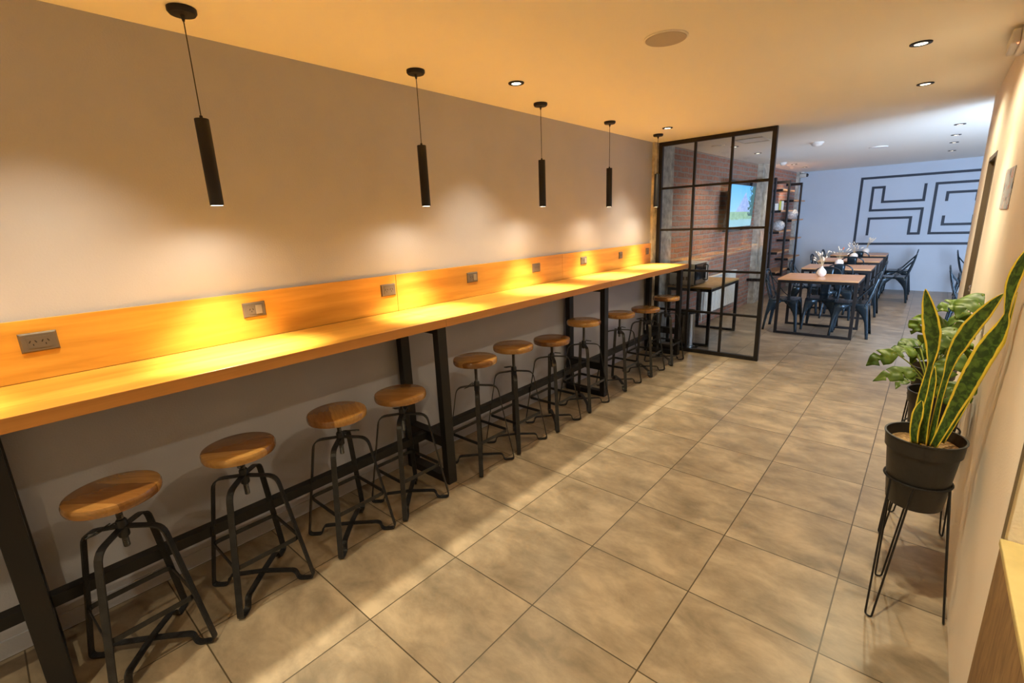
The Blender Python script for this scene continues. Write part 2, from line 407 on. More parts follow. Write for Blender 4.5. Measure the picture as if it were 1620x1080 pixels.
def screen_mat():
    """the landscape shown on the screen: sky, a pale peak, dark trees and a green meadow (u right, v up)"""
    m, nt, b = nm('screen_landscape')
    N, Lk = nt.nodes, nt.links
    uv = N.new('ShaderNodeUVMap'); uv.uv_map = 'UVMap'
    sp = N.new('ShaderNodeSeparateXYZ'); Lk.new(uv.outputs[0], sp.inputs[0])
    def math_(op, a, b_=None, c=None):
        n = N.new('ShaderNodeMath'); n.operation = op
        for i, v in enumerate((a, b_, c)):
            if v is None: continue
            if isinstance(v, (int, float)): n.inputs[i].default_value = v
            else: Lk.new(v, n.inputs[i])
        return n.outputs[0]
    def mix(f, a, b_):
        n = N.new('ShaderNodeMix'); n.data_type = 'RGBA'
        Lk.new(f, n.inputs['Factor'])
        for k, v in ((6, a), (7, b_)):
            if isinstance(v, tuple): n.inputs[k].default_value = (*v, 1)
            else: Lk.new(v, n.inputs[k])
        return n.outputs[2]
    U, V = sp.outputs[0], sp.outputs[1]
    nz = N.new('ShaderNodeTexNoise'); nz.inputs['Scale'].default_value = 12; nz.inputs['Detail'].default_value = 6
    Lk.new(uv.outputs[0], nz.inputs['Vector'])
    nf = nz.outputs['Fac']
    sky = mix(V, (0.35, 0.62, 0.90), (0.10, 0.42, 0.92))
    # peak: a triangle about u = .58
    du = math_('ABSOLUTE', math_('SUBTRACT', U, 0.60))
    top = math_('SUBTRACT', math_('MULTIPLY_ADD', nf, 0.22, 0.72), math_('MULTIPLY', du, 1.5))
    f1 = math_('GREATER_THAN', top, V)
    pk = mix(nf, (0.10, 0.22, 0.60), (0.50, 0.58, 0.85))
    c = mix(f1, sky, pk)
    f2 = math_('LESS_THAN', V, math_('MULTIPLY_ADD', nf, 0.04, 0.345))
    md = mix(nf, (0.08, 0.22, 0.16), (0.40, 0.62, 0.45))
    c = mix(f2, c, md)
    f3 = math_('LESS_THAN', V, math_('MULTIPLY_ADD', nf, 0.15, 0.10))
    c = mix(f3, c, (0.25, 0.48, 0.60))
    tr = math_('SUBTRACT', math_('MULTIPLY_ADD', nf, 0.9, math_('MULTIPLY', U, 1.6)), 1.78)
    f4 = math_('MULTIPLY', math_('GREATER_THAN', tr, 0.0), math_('GREATER_THAN', V, 0.25))
    c = mix(f4, c, (0.02, 0.10, 0.10))
    Lk.new(c, b.inputs['Emission Color']); b.inputs['Emission Strength'].default_value = 0.85
    b.inputs['Base Color'].default_value = (0.01, 0.01, 0.01, 1); b.inputs['Roughness'].default_value = 0.15
    return m
M['screen'] = screen_mat()

def flyer_mat():
    m, nt, b = nm('printed_flyer')
    N, Lk = nt.nodes, nt.links
    tc = N.new('ShaderNodeTexCoord')
    n = N.new('ShaderNodeTexNoise'); n.inputs['Scale'].default_value = 16; n.inputs['Detail'].default_value = 1
    Lk.new(tc.outputs['Object'], n.inputs['Vector'])
    r = N.new('ShaderNodeValToRGB'); e = r.color_ramp.elements; r.color_ramp.interpolation = 'CONSTANT'
    e[0].position = 0; e[0].color = (0.10, 0.12, 0.16, 1)
    e[1].position = 0.36; e[1].color = (0.40, 0.41, 0.44, 1)
    x = e.new(0.62); x.color = (0.48, 0.20, 0.15, 1)
    x = e.new(0.68); x.color = (0.62, 0.62, 0.60, 1)
    Lk.new(n.outputs['Fac'], r.inputs['Fac']); Lk.new(r.outputs[0], b.inputs['Base Color'])
    b.inputs['Roughness'].default_value = 0.5
    return m
M['flyer'] = flyer_mat()

# ------------------------------------------------------------------ mesh helpers
class MB:
    def __init__(self):
        self.v = []; self.f = []; self.uv = None
    def box(self, x0, x1, y0, y1, z0, z1):
        b = len(self.v)
        for z in (z0, z1):
            for (x, y) in ((x0, y0), (x1, y0), (x1, y1), (x0, y1)):
                self.v.append((x, y, z))
        for q in ((3, 2, 1, 0), (4, 5, 6, 7), (0, 1, 5, 4), (1, 2, 6, 5), (2, 3, 7, 6), (3, 0, 4, 7)):
            self.f.append(tuple(b + i for i in q))
        return self
    def lathe(self, prof, cx=0, cy=0, seg=32, cap=True):
        b = len(self.v); n = len(prof)
        for i in range(seg):
            a = 2 * PI * i / seg
            for r, z in prof: self.v.append((cx + r * math.cos(a), cy + r * math.sin(a), z))
        for i in range(seg):
            j = (i + 1) % seg
            for k in range(n - 1):
                self.f.append((b + i * n + k, b + j * n + k, b + j * n + k + 1, b + i * n + k + 1))
        if cap:
            self.f.append(tuple(b + i * n for i in range(seg))[::-1])
            self.f.append(tuple(b + i * n + n - 1 for i in range(seg)))
        return self
    def sweep(self, pts, sec, up=None, closed=False, caps=True):
        """sec: list of (a,b) offsets in the (side, up) frame; up fixed or None for free tubes"""
        pts = [Vector(p) for p in pts]; n = len(pts); m = len(sec); b = len(self.v)
        prev = None
        for i, p in enumerate(pts):
            if closed: t = (pts[(i + 1) % n] - pts[i - 1])
            else: t = pts[min(i + 1, n - 1)] - pts[max(i - 1, 0)]
            t.normalize()
            if up is not None: s = t.cross(Vector(up))
            else:
                if prev is None:
                    r = Vector((0, 0, 1)) if abs(t.z) < 0.9 else Vector((1, 0, 0))
                    s = t.cross(r)
                else: s = prev - t * prev.dot(t)
            s.normalize(); prev = s
            u = s.cross(t); u.normalize()
            # mitre scale at corners
            k = 1.0
            for a_, b_ in sec:
                self.v.append(tuple(p + s * a_ * k + u * b_))
        rng = n if closed else n - 1
        for i in range(rng):
            j = (i + 1) % n
            for k in range(m):
                l = (k + 1) % m
                self.f.append((b + i * m + k, b + i * m + l, b + j * m + l, b + j * m + k))
        if caps and not closed:
            self.f.append(tuple(b + k for k in range(m))[::-1])
            self.f.append(tuple(b + (n - 1) * m + k for k in range(m)))
        return self
    def tube(self, pts, r, seg=10, closed=False):
        return self.sweep(pts, [(r * math.cos(2 * PI * k / seg), r * math.sin(2 * PI * k / seg)) for k in range(seg)], closed=closed)
    def bar(self, pts, w_, t_, up, closed=False):
        """rectangular section: w_ along 'up', t_ across it"""
        return self.sweep(pts, [(-t_ / 2, -w_ / 2), (t_ / 2, -w_ / 2), (t_ / 2, w_ / 2), (-t_ / 2, w_ / 2)], up=up, closed=closed)
    def prism(self, poly, axis, a0, a1):
        """extrude a 2D polygon; axis names the extrusion direction"""
        b = len(self.v); n = len(poly)
        for a in (a0, a1):
            for p, q in poly:
                self.v.append({'X': (a, p, q), 'Y': (p, a, q), 'Z': (p, q, a)}[axis])
        self.f.append(tuple(range(b, b + n))[::-1]); self.f.append(tuple(range(b + n, b + 2 * n)))
        for i in range(n):
            j = (i + 1) % n
            self.f.append((b + i, b + j, b + n + j, b + n + i))
        return self
    def build(self, name, mat, parent=None, smooth=False, bevel=0.0, loc=None):
        me = bpy.data.meshes.new(name)
        me.from_pydata(self.v, [], self.f); me.update()
        bm = bmesh.new(); bm.from_mesh(me)
        bmesh.ops.recalc_face_normals(bm, faces=bm.faces)
        bm.to_mesh(me); bm.free()
        me.materials.append(mat)
        o = bpy.data.objects.new(name, me); COL.objects.link(o)
        if loc is not None: o.location = loc
        if parent is not None: o.parent = parent
        if smooth:
            for p in me.polygons: p.use_smooth = True
            md = o.modifiers.new('ws', 'WEIGHTED_NORMAL') if False else None
            try: me.set_sharp_from_angle(angle=math.radians(38))
            except Exception: pass
        if bevel > 0:
            md = o.modifiers.new('bevel', 'BEVEL'); md.width = bevel; md.segments = 2; md.limit_method = 'ANGLE'
            md.angle_limit = math.radians(40)
        return o

def fillet(pts, rad, n=5):
    """round the corners of a 3D polyline"""
    pts = [Vector(p) for p in pts]; out = [pts[0]]
    for i in range(1, len(pts) - 1):
        a, p, c = pts[i - 1], pts[i], pts[i + 1]
        r = rad[i] if isinstance(rad, (list, tuple)) else rad
        d1 = (a - p); d2 = (c - p)
        l = min(r, d1.length * 0.48, d2.length * 0.48)
        s, e = p + d1.normalized() * l, p + d2.normalized() * l
        for k in range(n + 1):
            t = k / n
            out.append(s * (1 - t) ** 2 + p * 2 * t * (1 - t) + e * t * t)
    out.append(pts[-1])
    return out

def tag(o, label, cat, group=None, kind=None):
    o['label'] = label; o['category'] = cat
    if group: o['group'] = group
    if kind: o['kind'] = kind
    return o

def thing(name, label, cat, loc=(0, 0, 0), rz=0.0, group=None):
    o = bpy.data.objects.new(name, None); COL.objects.link(o)
    o.empty_display_size = 0.05
    o.location = loc; o.rotation_euler = (0, 0, rz)
    return tag(o, label, cat, group)

def dup(root, loc, rz, label):
    r = root.copy(); COL.objects.link(r); r.location = loc; r.rotation_euler = (0, 0, rz); r['label'] = label
    for ch in list(root.children):
        c = ch.copy(); COL.objects.link(c); c.parent = r
        for g in list(ch.children):
            d = g.copy(); COL.objects.link(d); d.parent = c
    return r

def struct(name, mb, mat, parent=None, **k):
    o = mb.build(name, mat, parent, **k)
    if parent is None: o['kind'] = 'structure'
    return o

# ------------------------------------------------------------------ the room
fl = struct('floor', MB().box(-0.3, 6.2, -3.6, YF + 0.3, -0.06, 0.0), M['floor'])
ce = struct('ceiling', MB().box(-0.3, 6.2, -3.6, YF + 0.3, H, H + 0.1), M['ceiling'], loc=None)
struct('wall_left', MB().box(-0.25, 0.0, -3.5, 4.80, 0, H), M['wall'])
struct('baseboard_left', MB().box(0.0, 0.008, -3.5, 4.80, 0, 0.075), M['wall'])
# concrete column where the partition meets the wall
struct('trim_1', MB().box(-0.25, 0.030, 4.801, 5.38, 0, H), M['concrete'])
# brick wall of the dining room: it runs slightly off square
def bx(y): return 0.03 + 0.027 * (y - 5.4)
bw = MB()
y0, y1 = 5.381, YF
for z in (0, H):
    for (x, y) in ((-0.25, y0), (bx(y0) + 0.0, y0), (bx(y1), y1), (-0.25, y1)): bw.v.append((x, y, z))
for q in ((3, 2, 1, 0), (4, 5, 6, 7), (0, 1, 5, 4), (1, 2, 6, 5), (2, 3, 7, 6), (3, 0, 4, 7)): bw.f.append(q)
struct('wall_brick', bw, M['brick'])
struct('trim_2', MB().box(bx(9.2) - 0.06, bx(9.2) + 0.085, 8.85, 9.42, 0, H), M['concrete'])
struct('trim_3', MB().box(bx(11.7) - 0.06, bx(11.7) + 0.05, 11.66, YF - 0.002, 0, H), M['concrete'])
struct('wall_far', MB().box(-0.25, 6.0, YF + 0.001, YF + 0.2, 0, H), M['wall_far'])
# right wall of the near room with the door recess
DY0, DY1, DZ = 3.63, 4.27, 1.975
rw = MB()
rw.box(XR, XR + 0.16, 0.859, DY0, 0, H)
rw.box(XR, XR + 0.16, DY1, 4.858, 0, H)
rw.box(XR, XR + 0.16, DY0, DY1, DZ, H)
struct('wall_right', rw, M['wall_r'])
dr = struct('door_1', MB().box(XR + 0.075, XR + 0.115, DY0 + 0.03, DY1 - 0.03, 0.005, DZ - 0.03), M['door'])
fr = MB()
fr.box(XR - 0.003, XR + 0.12, DY0 + 0.001, DY0 + 0.03, 0, DZ - 0.001)
fr.box(XR - 0.003, XR + 0.12, DY1 - 0.03, DY1 - 0.001, 0, DZ - 0.001)
fr.box(XR - 0.003, XR + 0.12, DY0 + 0.03, DY1 - 0.03, DZ - 0.03, DZ - 0.001)
struct('door_frame', fr, M['door'], dr)
kb = MB().lathe([(0.0, 0), (0.012, 0), (0.012, 0.025), (0.026, 0.035), (0.028, 0.05), (0.018, 0.062), (0.0, 0.064)], seg=20, cap=False)
k = struct('door_knob', kb, M['chrome'], dr, smooth=True)
k.rotation_euler = (0, -PI / 2, 0); k.location = (XR + 0.075, DY0 + 0.50, 1.03)
# low wall beyond the end of the right wall, the jamb above it and the room behind
hw = MB().box(XR, XR + 0.75, -3.4, 0.858, 0, 0.735)
struct('wall_low', hw, M['travertine'])
struct('trim_4', MB().box(XR - 0.004, XR + 0.75, -3.4, 0.857, 0.7355, 0.757), M['tan_top'], bevel=0.004)
struct('trim_5', MB().box(XR - 0.002, XR + 0.004, 0.854, 0.8589, 0.758, H - 0.001), M['door'])
struct('wall_jamb', MB().box(XR + 0.0035, XR + 0.75, 0.8591, 0.98, 0.0, H - 0.001) if False else MB().box(XR + 0.161, 3.72, 0.859, 1.0, 0.0, H - 0.001), M['white_wall'])
struct('wall_service', MB().box(3.721, 3.85, -3.4, 1.0, 0, H), M['white_wall'])
struct('wall_back', MB().box(-0.25, 3.85, -3.55, -3.41, 0, H), M['wall_r'])
# dining room front wall with the street window, and its right wall
WX0, WX1, WZ0, WZ1 = 3.10, 5.45, 0.10, 2.12
fw = MB()
fw.box(XR + 0.161, WX0, 4.86, YT, 0, H); fw.box(XR, XR + 0.161, 4.8585, YT, 0, H)
fw.box(WX1, 6.0, 4.86, YT, 0, H); fw.box(WX0, WX1, 4.86, YT, 0, WZ0); fw.box(WX0, WX1, 4.86, YT, WZ1, H)
struct('wall_front', fw, M['wall_r'])
wf = MB()
for a, b_ in ((WX0, WX0 + 0.05), (WX1 - 0.05, WX1), ((WX0 + WX1) / 2 - 0.02, (WX0 + WX1) / 2 + 0.02)):
    wf.box(a + 0.001, b_ - 0.001, 4.92, 4.97, WZ0 + 0.001, WZ1 - 0.001)
wf.box(WX0 + 0.05, WX1 - 0.05, 4.92, 4.97, WZ0 + 0.001, WZ0 + 0.05); wf.box(WX0 + 0.05, WX1 - 0.05, 4.92, 4.97, WZ1 - 0.05, WZ1 - 0.001)
win = struct('window_1', wf, M['frame_black'])
for a, b_ in ((WX0 + 0.05, (WX0 + WX1) / 2 - 0.02), ((WX0 + WX1) / 2 + 0.02, WX1 - 0.05)):
    MB().box(a, b_, 4.943, 4.947, WZ0 + 0.05, WZ1 - 0.05).build('pane', M['street_glass'], win)
struct('wall_end', MB().box(XE + 0.1, XE + 0.3, YT, YF, 0, H), M['wall_far'])

# ------------------------------------------------------------------ mural: black lines on the far wall
KX = (YF + 0.8347) / (11.57 + 0.8347)
def mx_(x): return 2.6358 + (x - 2.6358) * KX
def mz_(z): return 1.6337 + (z - 1.6337) * KX
mu = MB()
def seg(x0, z0, x1, z1, w_=0.045):
    """stroke given by its outer-left/low corner line; drawn as a rectangle"""
    xa, xb = sorted((x0, x1)); za, zb = sorted((z0, z1))
    if xb - xa < 1e-6: xa, xb = xa, xa + w_
    if zb - za < 1e-6: za, zb = za, za + w_
    mu.box(mx_(xa), mx_(xb), YF - 0.004, YF - 0.0005, mz_(za), mz_(zb))
FR = 3.56
seg(1.393, .94, 1.393, 2.29); seg(1.438, 2.245, FR, 2.245); seg(1.438, .94, FR, .94); seg(FR, .94, FR, 2.29)
seg(1.592, 1.609, 1.592, 2.099); seg(1.637, 2.054, 1.816, 2.054); seg(1.771, 1.768, 1.771, 2.054)
seg(1.816, 1.768, 2.449, 1.768); seg(2.404, 1.813, 2.404, 2.097); seg(1.637, 1.609, 2.452, 1.609)
seg(2.407, 1.137, 2.407, 1.609); seg(2.254, 1.137, 2.407, 1.137); seg(2.254, 1.182, 2.254, 1.493)
seg(1.592, 1.448, 2.254, 1.448); seg(1.592, 1.133, 1.592, 1.448)
seg(2.564, 1.137, 2.564, 2.104); seg(2.609, 2.059, 3.40, 2.059); seg(2.609, 1.137, 3.40, 1.137); seg(3.355, 1.182, 3.355, 2.059)
seg(2.738, 1.750, 2.738, 1.929); seg(2.783, 1.884, 3.196, 1.884); seg(3.151, 1.735, 3.151, 1.884)
seg(2.735, 1.299, 2.735, 1.487); seg(2.780, 1.299, 3.199, 1.299); seg(3.154, 1.344, 3.154, 1.487)
tag(mu.build('wall_mural', M['mural']), 'black maze-like line mural of two blocky letters in a frame on the far wall', 'mural')

# ------------------------------------------------------------------ bar counter
BT = 1.108; BF = 0.513; BY0, BY1 = -2.3, 4.76
bar = thing('bar_counter', 'long honey-coloured wooden bar counter on black steel frames along the left wall', 'counter', (0, 0, 0))
for a, b_ in ((BY0, 0.978), (0.980, 2.948), (2.950, BY1)):
    MB().box(0.021, BF, a, b_, BT - 0.05, BT).build('worktop', M['bar'], bar, bevel=0.002)
    MB().box(BF, BF + 0.0015, a, b_, BT - 0.05, BT - 0.001).build('edge_band', M['bar_edge'], bar)
for y in (-0.915, 0.98, 2.95, 4.70):
    f = MB()
    hw_ = 0.034
    f.box(0.415, 0.465, y - hw_, y + hw_, 0, BT - 0.0505)
    f.box(0.030, 0.080, y - hw_, y + hw_, 0, BT - 0.0505)
    f.box(0.080, 0.415, y - hw_, y + hw_, 0.0, 0.05)
    f.box(0.080, 0.415, y - hw_, y + hw_, BT - 0.10, BT - 0.0505)
    f.box(0.080, 0.415, y - hw_, y + hw_, 0.262, 0.332)
    f.build('support_frame', M['black'], bar, bevel=0.002)
for a, b_ in ((-2.3, -0.949), (-0.881, 0.946), (1.014, 2.916), (2.984, 4.666)):
    MB().box(0.225, 0.275, a, b_, 0.275, 0.325).build('foot_rail', M['black'], bar, bevel=0.002)
# splashback boards
for i, (a, b_) in enumerate(((-2.3, 0.996), (0.9985, 2.890), (2.8925, 4.795))):
    tag(MB().box(0.0005, 0.020, a, b_, BT + 0.0005, 1.348).build('splashback_board', M['bar'], bevel=0.0015),
        ('near wooden splashback board above the bar, with two socket plates and half a third',
         'middle wooden splashback board above the bar, between the two joints',
         'far wooden splashback board above the bar, ending at the concrete column')[i], 'splashback board', 'splashback boards above the bar')

# ------------------------------------------------------------------ sockets
def socket(y, z, kindn, label):
    t = thing('power_socket', label, 'socket', (0.0202, y, z), 0, 'socket plates on the splashback')
    p = MB(); w2, h2 = 0.056, 0.0385
    if kindn == 'square': w2 = 0.040
    p.v += [(0, -w2, -h2), (0, w2, -h2), (0, w2, h2), (0, -w2, h2), (0.009, -w2 + .006, -h2 + .006), (0.009, w2 - .006, -h2 + .006), (0.009, w2 - .006, h2 - .006), (0.009, -w2 + .006, h2 - .006)]
    p.f += [(0, 3, 2, 1), (4, 5, 6, 7), (0, 1, 5, 4), (1, 2, 6, 5), (2, 3, 7, 6), (3, 0, 4, 7)]
    p.build('cover_plate', M['plastic_dark'], t)
    def slots(cy, cz, s):
        q = MB()
        for sg in (-1, 1):
            c, s_ = math.cos(math.radians(30)), math.sin(math.radians(30)) * sg
            pts = []
            for (a, b2) in ((-0.0016, -0.0048), (0.0016, -0.0048), (0.0016, 0.0048), (-0.0016, 0.0048)):
                yy = a * c - b2 * s_ * 1.0; zz = a * s_ + b2 * c
                pts.append((cy + (sg * 0.008 + yy * 1) * s, cz + (0.004 + zz) * s))
            q.prism(pts, 'X', 0.0108, 0.0114)
        q.prism([(cy - .0014 * s, cz - .0115 * s), (cy + .0014 * s, cz - .0115 * s), (cy + .0014 * s, cz - .0045 * s), (cy - .0014 * s, cz - .0045 * s)], 'X', 0.0108, 0.0114)
        return q
    if kindn == 'double':
        m_ = MB().box(0.009, 0.0108, -0.034, 0.034, -0.022, 0.022).build('socket_module', M['plastic_dark'], t)
        for cy in (-0.018, 0.018): slots(cy, 0.0, 1.05).build('pin_slots', M['hole'], m_)
    elif kindn == 'switch':
        m_ = MB().box(0.009, 0.0108, -0.032, 0.0, -0.022, 0.022).build('socket_module', M['plastic_dark'], t)
        slots(-0.017, 0.0, 0.95).build('pin_slots', M['hole'], m_)
        MB().box(0.009, 0.0145, 0.002, 0.034, -0.023, 0.023).build('rocker', M['plastic_key'], t, bevel=0.001)
    else:
        m_ = MB().box(0.009, 0.0108, -0.024, 0.024, -0.022, 0.022).build('socket_module', M['plastic_dark'], t)
        for cy in (-0.011, 0.012): slots(cy, 0.0, 0.8).build('pin_slots', M['hole'], m_)
    return t
socket(-0.703, 1.259, 'double', 'taupe double socket plate nearest the camera, first from the left')
socket(0.107, 1.259, 'switch', 'taupe socket plate with a light rocker switch, second from the left')
socket(0.931, 1.256, 'double', 'taupe double socket plate set on the first joint between the splashback boards')
socket(1.692, 1.257, 'switch', 'taupe socket plate with rocker, fourth from the left, next after the joint one')
socket(2.484, 1.257, 'double', 'taupe socket plate just left of the second board joint, fifth from the left')
socket(3.257, 1.257, 'switch', 'taupe socket plate just right of the second board joint, sixth from the left')
socket(4.020, 1.255, 'square', 'small dark socket plate next to last towards the concrete column')
socket(4.690, 1.255, 'square', 'small dark socket plate at the far end beside the concrete column')

# ------------------------------------------------------------------ bar stools
def make_stool(seat_h, label):
    """built about its own centre: legs on the diagonals"""
    t = thing('bar_stool', label, 'stool', (0, 0, 0), 0, 'bar stools under the counter')
    ht = 0.578
    for k in range(2):
        a = PI / 4 + k * PI / 2
        d = Vector((math.cos(a), math.sin(a), 0)); n = Vector((-d.y, d.x, 0))
        o = 0.004 * k
        def P(r, z): return d * r + Vector((0, 0, z))
        prof = [(0.0, ht - o), (0.140, ht - 0.012 - o), (0.238, 0.006), (0.165, 0.004), (0.155, 0.052), (0.0, 0.056 + 0.006 * k)]
        path = [P(r, z) for r, z in prof]
        rad = [0, 0.045, 0.022, 0.022, 0.020, 0]
        half = fillet(path, rad)
        other = [Vector((-p.x, -p.y, p.z)) for p in half][::-1]
        loop = half[:-1] + other[:-1]
        MB().bar(loop, 0.027, 0.006, n, closed=True).build('leg_hoop', M['stool_black'], t)
    # square foot ring welded inside the legs
    rr = 0.200; zr = 0.232
    cs = [Vector((rr * math.cos(PI / 4 + i * PI / 2), rr * math.sin(PI / 4 + i * PI / 2), zr)) for i in range(4)]
    ring = []
    for i in range(4):
        a, p, c = cs[i - 1], cs[i], cs[(i + 1) % 4]
        s, e = p + (a - p).normalized() * 0.03, p + (c - p).normalized() * 0.03
        for q in range(6):
            u = q / 5; ring.append(s * (1 - u) ** 2 + p * 2 * u * (1 - u) + e * u * u)
    MB().bar(ring, 0.020, 0.005, (0, 0, 1), closed=True).build('foot_ring', M['stool_black'], t)
    MB().lathe([(0.017, 0.535), (0.019, 0.54), (0.019, 0.60), (0.015, 0.606)], seg=20).build('hub', M['stool_black'], t, smooth=True)
    # lifting screw with thread, reaching from the seat through the hub
    low = max(0.43, seat_h - 0.245)
    prof = [(0.010, low)]
    z = low + 0.004
    while z < seat_h - 0.05:
        prof += [(0.0115, z), (0.0098, z + 0.003)]; z += 0.006
    prof.append((0.011, seat_h - 0.044))
    MB().lathe(prof, seg=14).build('lift_screw', M['screw'], t, smooth=False)
    MB().lathe([(0.05, seat_h - 0.047), (0.052, seat_h - 0.045), (0.052, seat_h - 0.041), (0.05, seat_h - 0.0405)], seg=20).build('seat_plate', M['stool_black'], t)
    lv = fillet([(0.0, 0.019, 0.600), (0.0, 0.075, 0.585), (0.014, 0.105, 0.578), (0.006, 0.105, 0.581), (0.006, 0.030, 0.603)], 0.008)
    MB().tube(lv, 0.0028, 6).build('lock_lever', M['stool_black'], t)
    R_ = 0.150
    prof = [(0.0, seat_h - 0.040), (R_ - 0.010, seat_h - 0.040), (R_ - 0.003, seat_h - 0.037), (R_, seat_h - 0.028), (R_, seat_h - 0.013),
            (R_ - 0.004, seat_h - 0.004), (R_ - 0.014, seat_h), (0.0, seat_h + 0.0005)]
    s = MB().lathe(prof, seg=48, cap=False).build('seat', M['seat'], t, smooth=True)
    return t
ST = [  # x, y, seat top, turn
    (0.443, -0.645, 0.736, 0.06, 'wooden bar stool nearest the camera, beside the first black counter leg'),
    (0.404, -0.195, 0.724, 0.0, 'second wooden bar stool from the camera, with a small looped lever under its seat'),
    (0.398, 0.286, 0.726, 0.0, 'third wooden bar stool from the camera, one before the second counter leg pair\'s stool'),
    (0.399, 0.686, 0.711, 0.0, 'fourth wooden bar stool, standing just in front of the second counter leg pair'),
    (0.408, 1.300, 0.775, 0.0, 'fifth bar stool, first one beyond the second counter leg pair'),
    (0.401, 1.701, 0.777, 0.0, 'sixth bar stool, high seat, second one beyond the second counter leg pair'),
    (0.410, 2.170, 0.730, 0.0, 'seventh bar stool, lower seat, third one beyond the second counter leg pair'),
    (0.404, 2.659, 0.793, 0.0, 'eighth bar stool, raised highest, directly before the third counter leg pair'),
    (0.400, 3.321, 0.750, 0.0, 'ninth bar stool, first one beyond the third counter leg pair'),
    (0.415, 3.860, 0.718, 0.0, 'tenth bar stool, second from the glass partition'),
    (0.425, 4.370, 0.769, 0.0, 'farthest bar stool, tucked in next to the glass partition'),
]
for i, (x, y, h, rz, lab) in enumerate(ST):
    s = make_stool(h, lab)
    s.location = (x, y, 0); s.rotation_euler = (0, 0, rz + (PI / 2 if i % 2 else 0) * (1 if i not in (4, 7, 8) else 0) + (PI if i in (0, 4) else 0))
    for ch in s.children:
        if ch.name.startswith('seat') and not ch.name.startswith('seat_plate'):
            ch.rotation_euler = (0, 0, [2.2, 0.9, 1.2, 0.7, 2.5, 0.3, 1.9, 1.0, 2.8, 0.2, 1.5][i])

# ------------------------------------------------------------------ lamps
def spot(parent, z, energy, angle, blend, col, rad):
    l = bpy.data.lights.new('lamp_light', 'SPOT'); l.energy = energy; l.spot_size = math.radians(angle); l.spot_blend = blend
    l.color = col; l.shadow_soft_size = rad
    o = bpy.data.objects.new('lamp_light', l); COL.objects.link(o); o.parent = parent; o.location = (0, 0, z)
    return o
def pendant(x, y, label):
    t = thing('pendant_lamp', label, 'pendant lamp', (x, y, H), 0, 'black tube pendant lamps over the bar')
    MB().lathe([(0.0, -0.0004), (0.052, -0.0005), (0.052, -0.014), (0.046, -0.022), (0.0, -0.024)], seg=36, cap=False).build('canopy', M['black'], t, smooth=True)
    MB().lathe([(0.009, -0.024), (0.008, -0.030), (0.004, -0.046)], seg=12).build('cord_grip', M['cord'], t)
    MB().tube([(0, 0, -0.04), (0.0005, 0, -0.2), (0, 0, -0.405)], 0.0022, 6).build('cord', M['cord'], t)
    zt, zb = 2.113 - H, 1.765 - H
    MB().lathe([(0.0, zt + 0.012), (0.006, zt + 0.012), (0.007, zt), (0.0255, zt), (0.027, zt - 0.002), (0.027, zb), (0.0245, zb), (0.0245, zb + 0.012), (0.0, zb + 0.012)], seg=32, cap=False).build('lamp_tube', M['black'], t, smooth=True)
    MB().lathe([(0.0, zb + 0.0005), (0.0240, zb + 0.0005), (0.0235, zb + 0.011), (0.0, zb + 0.011)], seg=24, cap=False).build('lamp_lens', M['lamp'], t)
    spot(t, zb - 0.004, P_SPILL, 160, 0.75, WARM, 0.022)
    spot(t, zb - 0.006, P_BEAM, 72, 1.0, WARM, 0.022)
    return t
for y, lab in ((-1.215, 'black tube pendant lamp over the near end of the bar'),
               (-0.062, 'black tube pendant lamp largest and nearest, first from the left'),
               (1.093, 'black tube pendant lamp second from the left'),
               (2.268, 'black tube pendant lamp third from the left, in the middle of the row'),
               (3.308, 'black tube pendant lamp fourth from the left'),
               (4.341, 'farthest black tube pendant lamp, in front of the partition\'s left edge')):
    pendant(0.275, y, lab)

def downlight(x, y, label, energy, far=False, cone=(120, 0.8)):
    t = thing('downlight', label, 'ceiling light', (x, y, H), 0, 'recessed ceiling downlights')
    MB().lathe([(0.030, -0.001), (0.030, -0.006), (0.033, -0.008), (0.050, -0.006), (0.051, -0.0005), (0.030, -0.0005)], seg=32, cap=False).build('trim_ring', M['black'], t, smooth=True)
    MB().lathe([(0.0, -0.0045), (0.0295, -0.0045), (0.0295, -0.0010), (0.0, -0.0010)], seg=24, cap=False).build('lens', M['lamp_far'] if far else M['lamp'], t)
    if cone[0] == 88: spot(t, -0.012, 26.0, 152, 0.6, WARM, 0.028)
    spot(t, -0.012, energy, cone[0], cone[1], WARM if not far else (1.0, 0.78, 0.52), 0.028)
    return t
for x, y, lab in ((0.492, -0.60, 'ceiling downlight above the near end of the bar'),
                  (0.496, 1.726, 'ceiling downlight between the second and third pendant lamps'),
                  (0.496, 4.067, 'ceiling downlight just before the glass partition, by the last pendant lamp'),
                  (1.50, -1.80, 'added unseen fill downlight behind the camera over the aisle'),  # unseen lamp, added to fill the near room with bounced warm light
                  (2.455, -2.60, 'added unseen fill downlight behind the camera near the back wall'),  # second added fill lamp, out of view, lifts the ambient level
                  (2.455, 0.53, 'ceiling downlight above the right aisle nearest the camera'),
                  (2.455, 2.867, 'larger ceiling downlight at upper right, nearer than the one by the damp ring'),
                  (2.458, 4.037, 'ceiling downlight beside the faint damp ring on the ceiling')):
    downlight(x, y, lab, 100.0 if y < -1 else (P_ROW if x < 1 else P_DOWN), cone=(88.5, 1.0) if x < 1 else (88, 1.0))
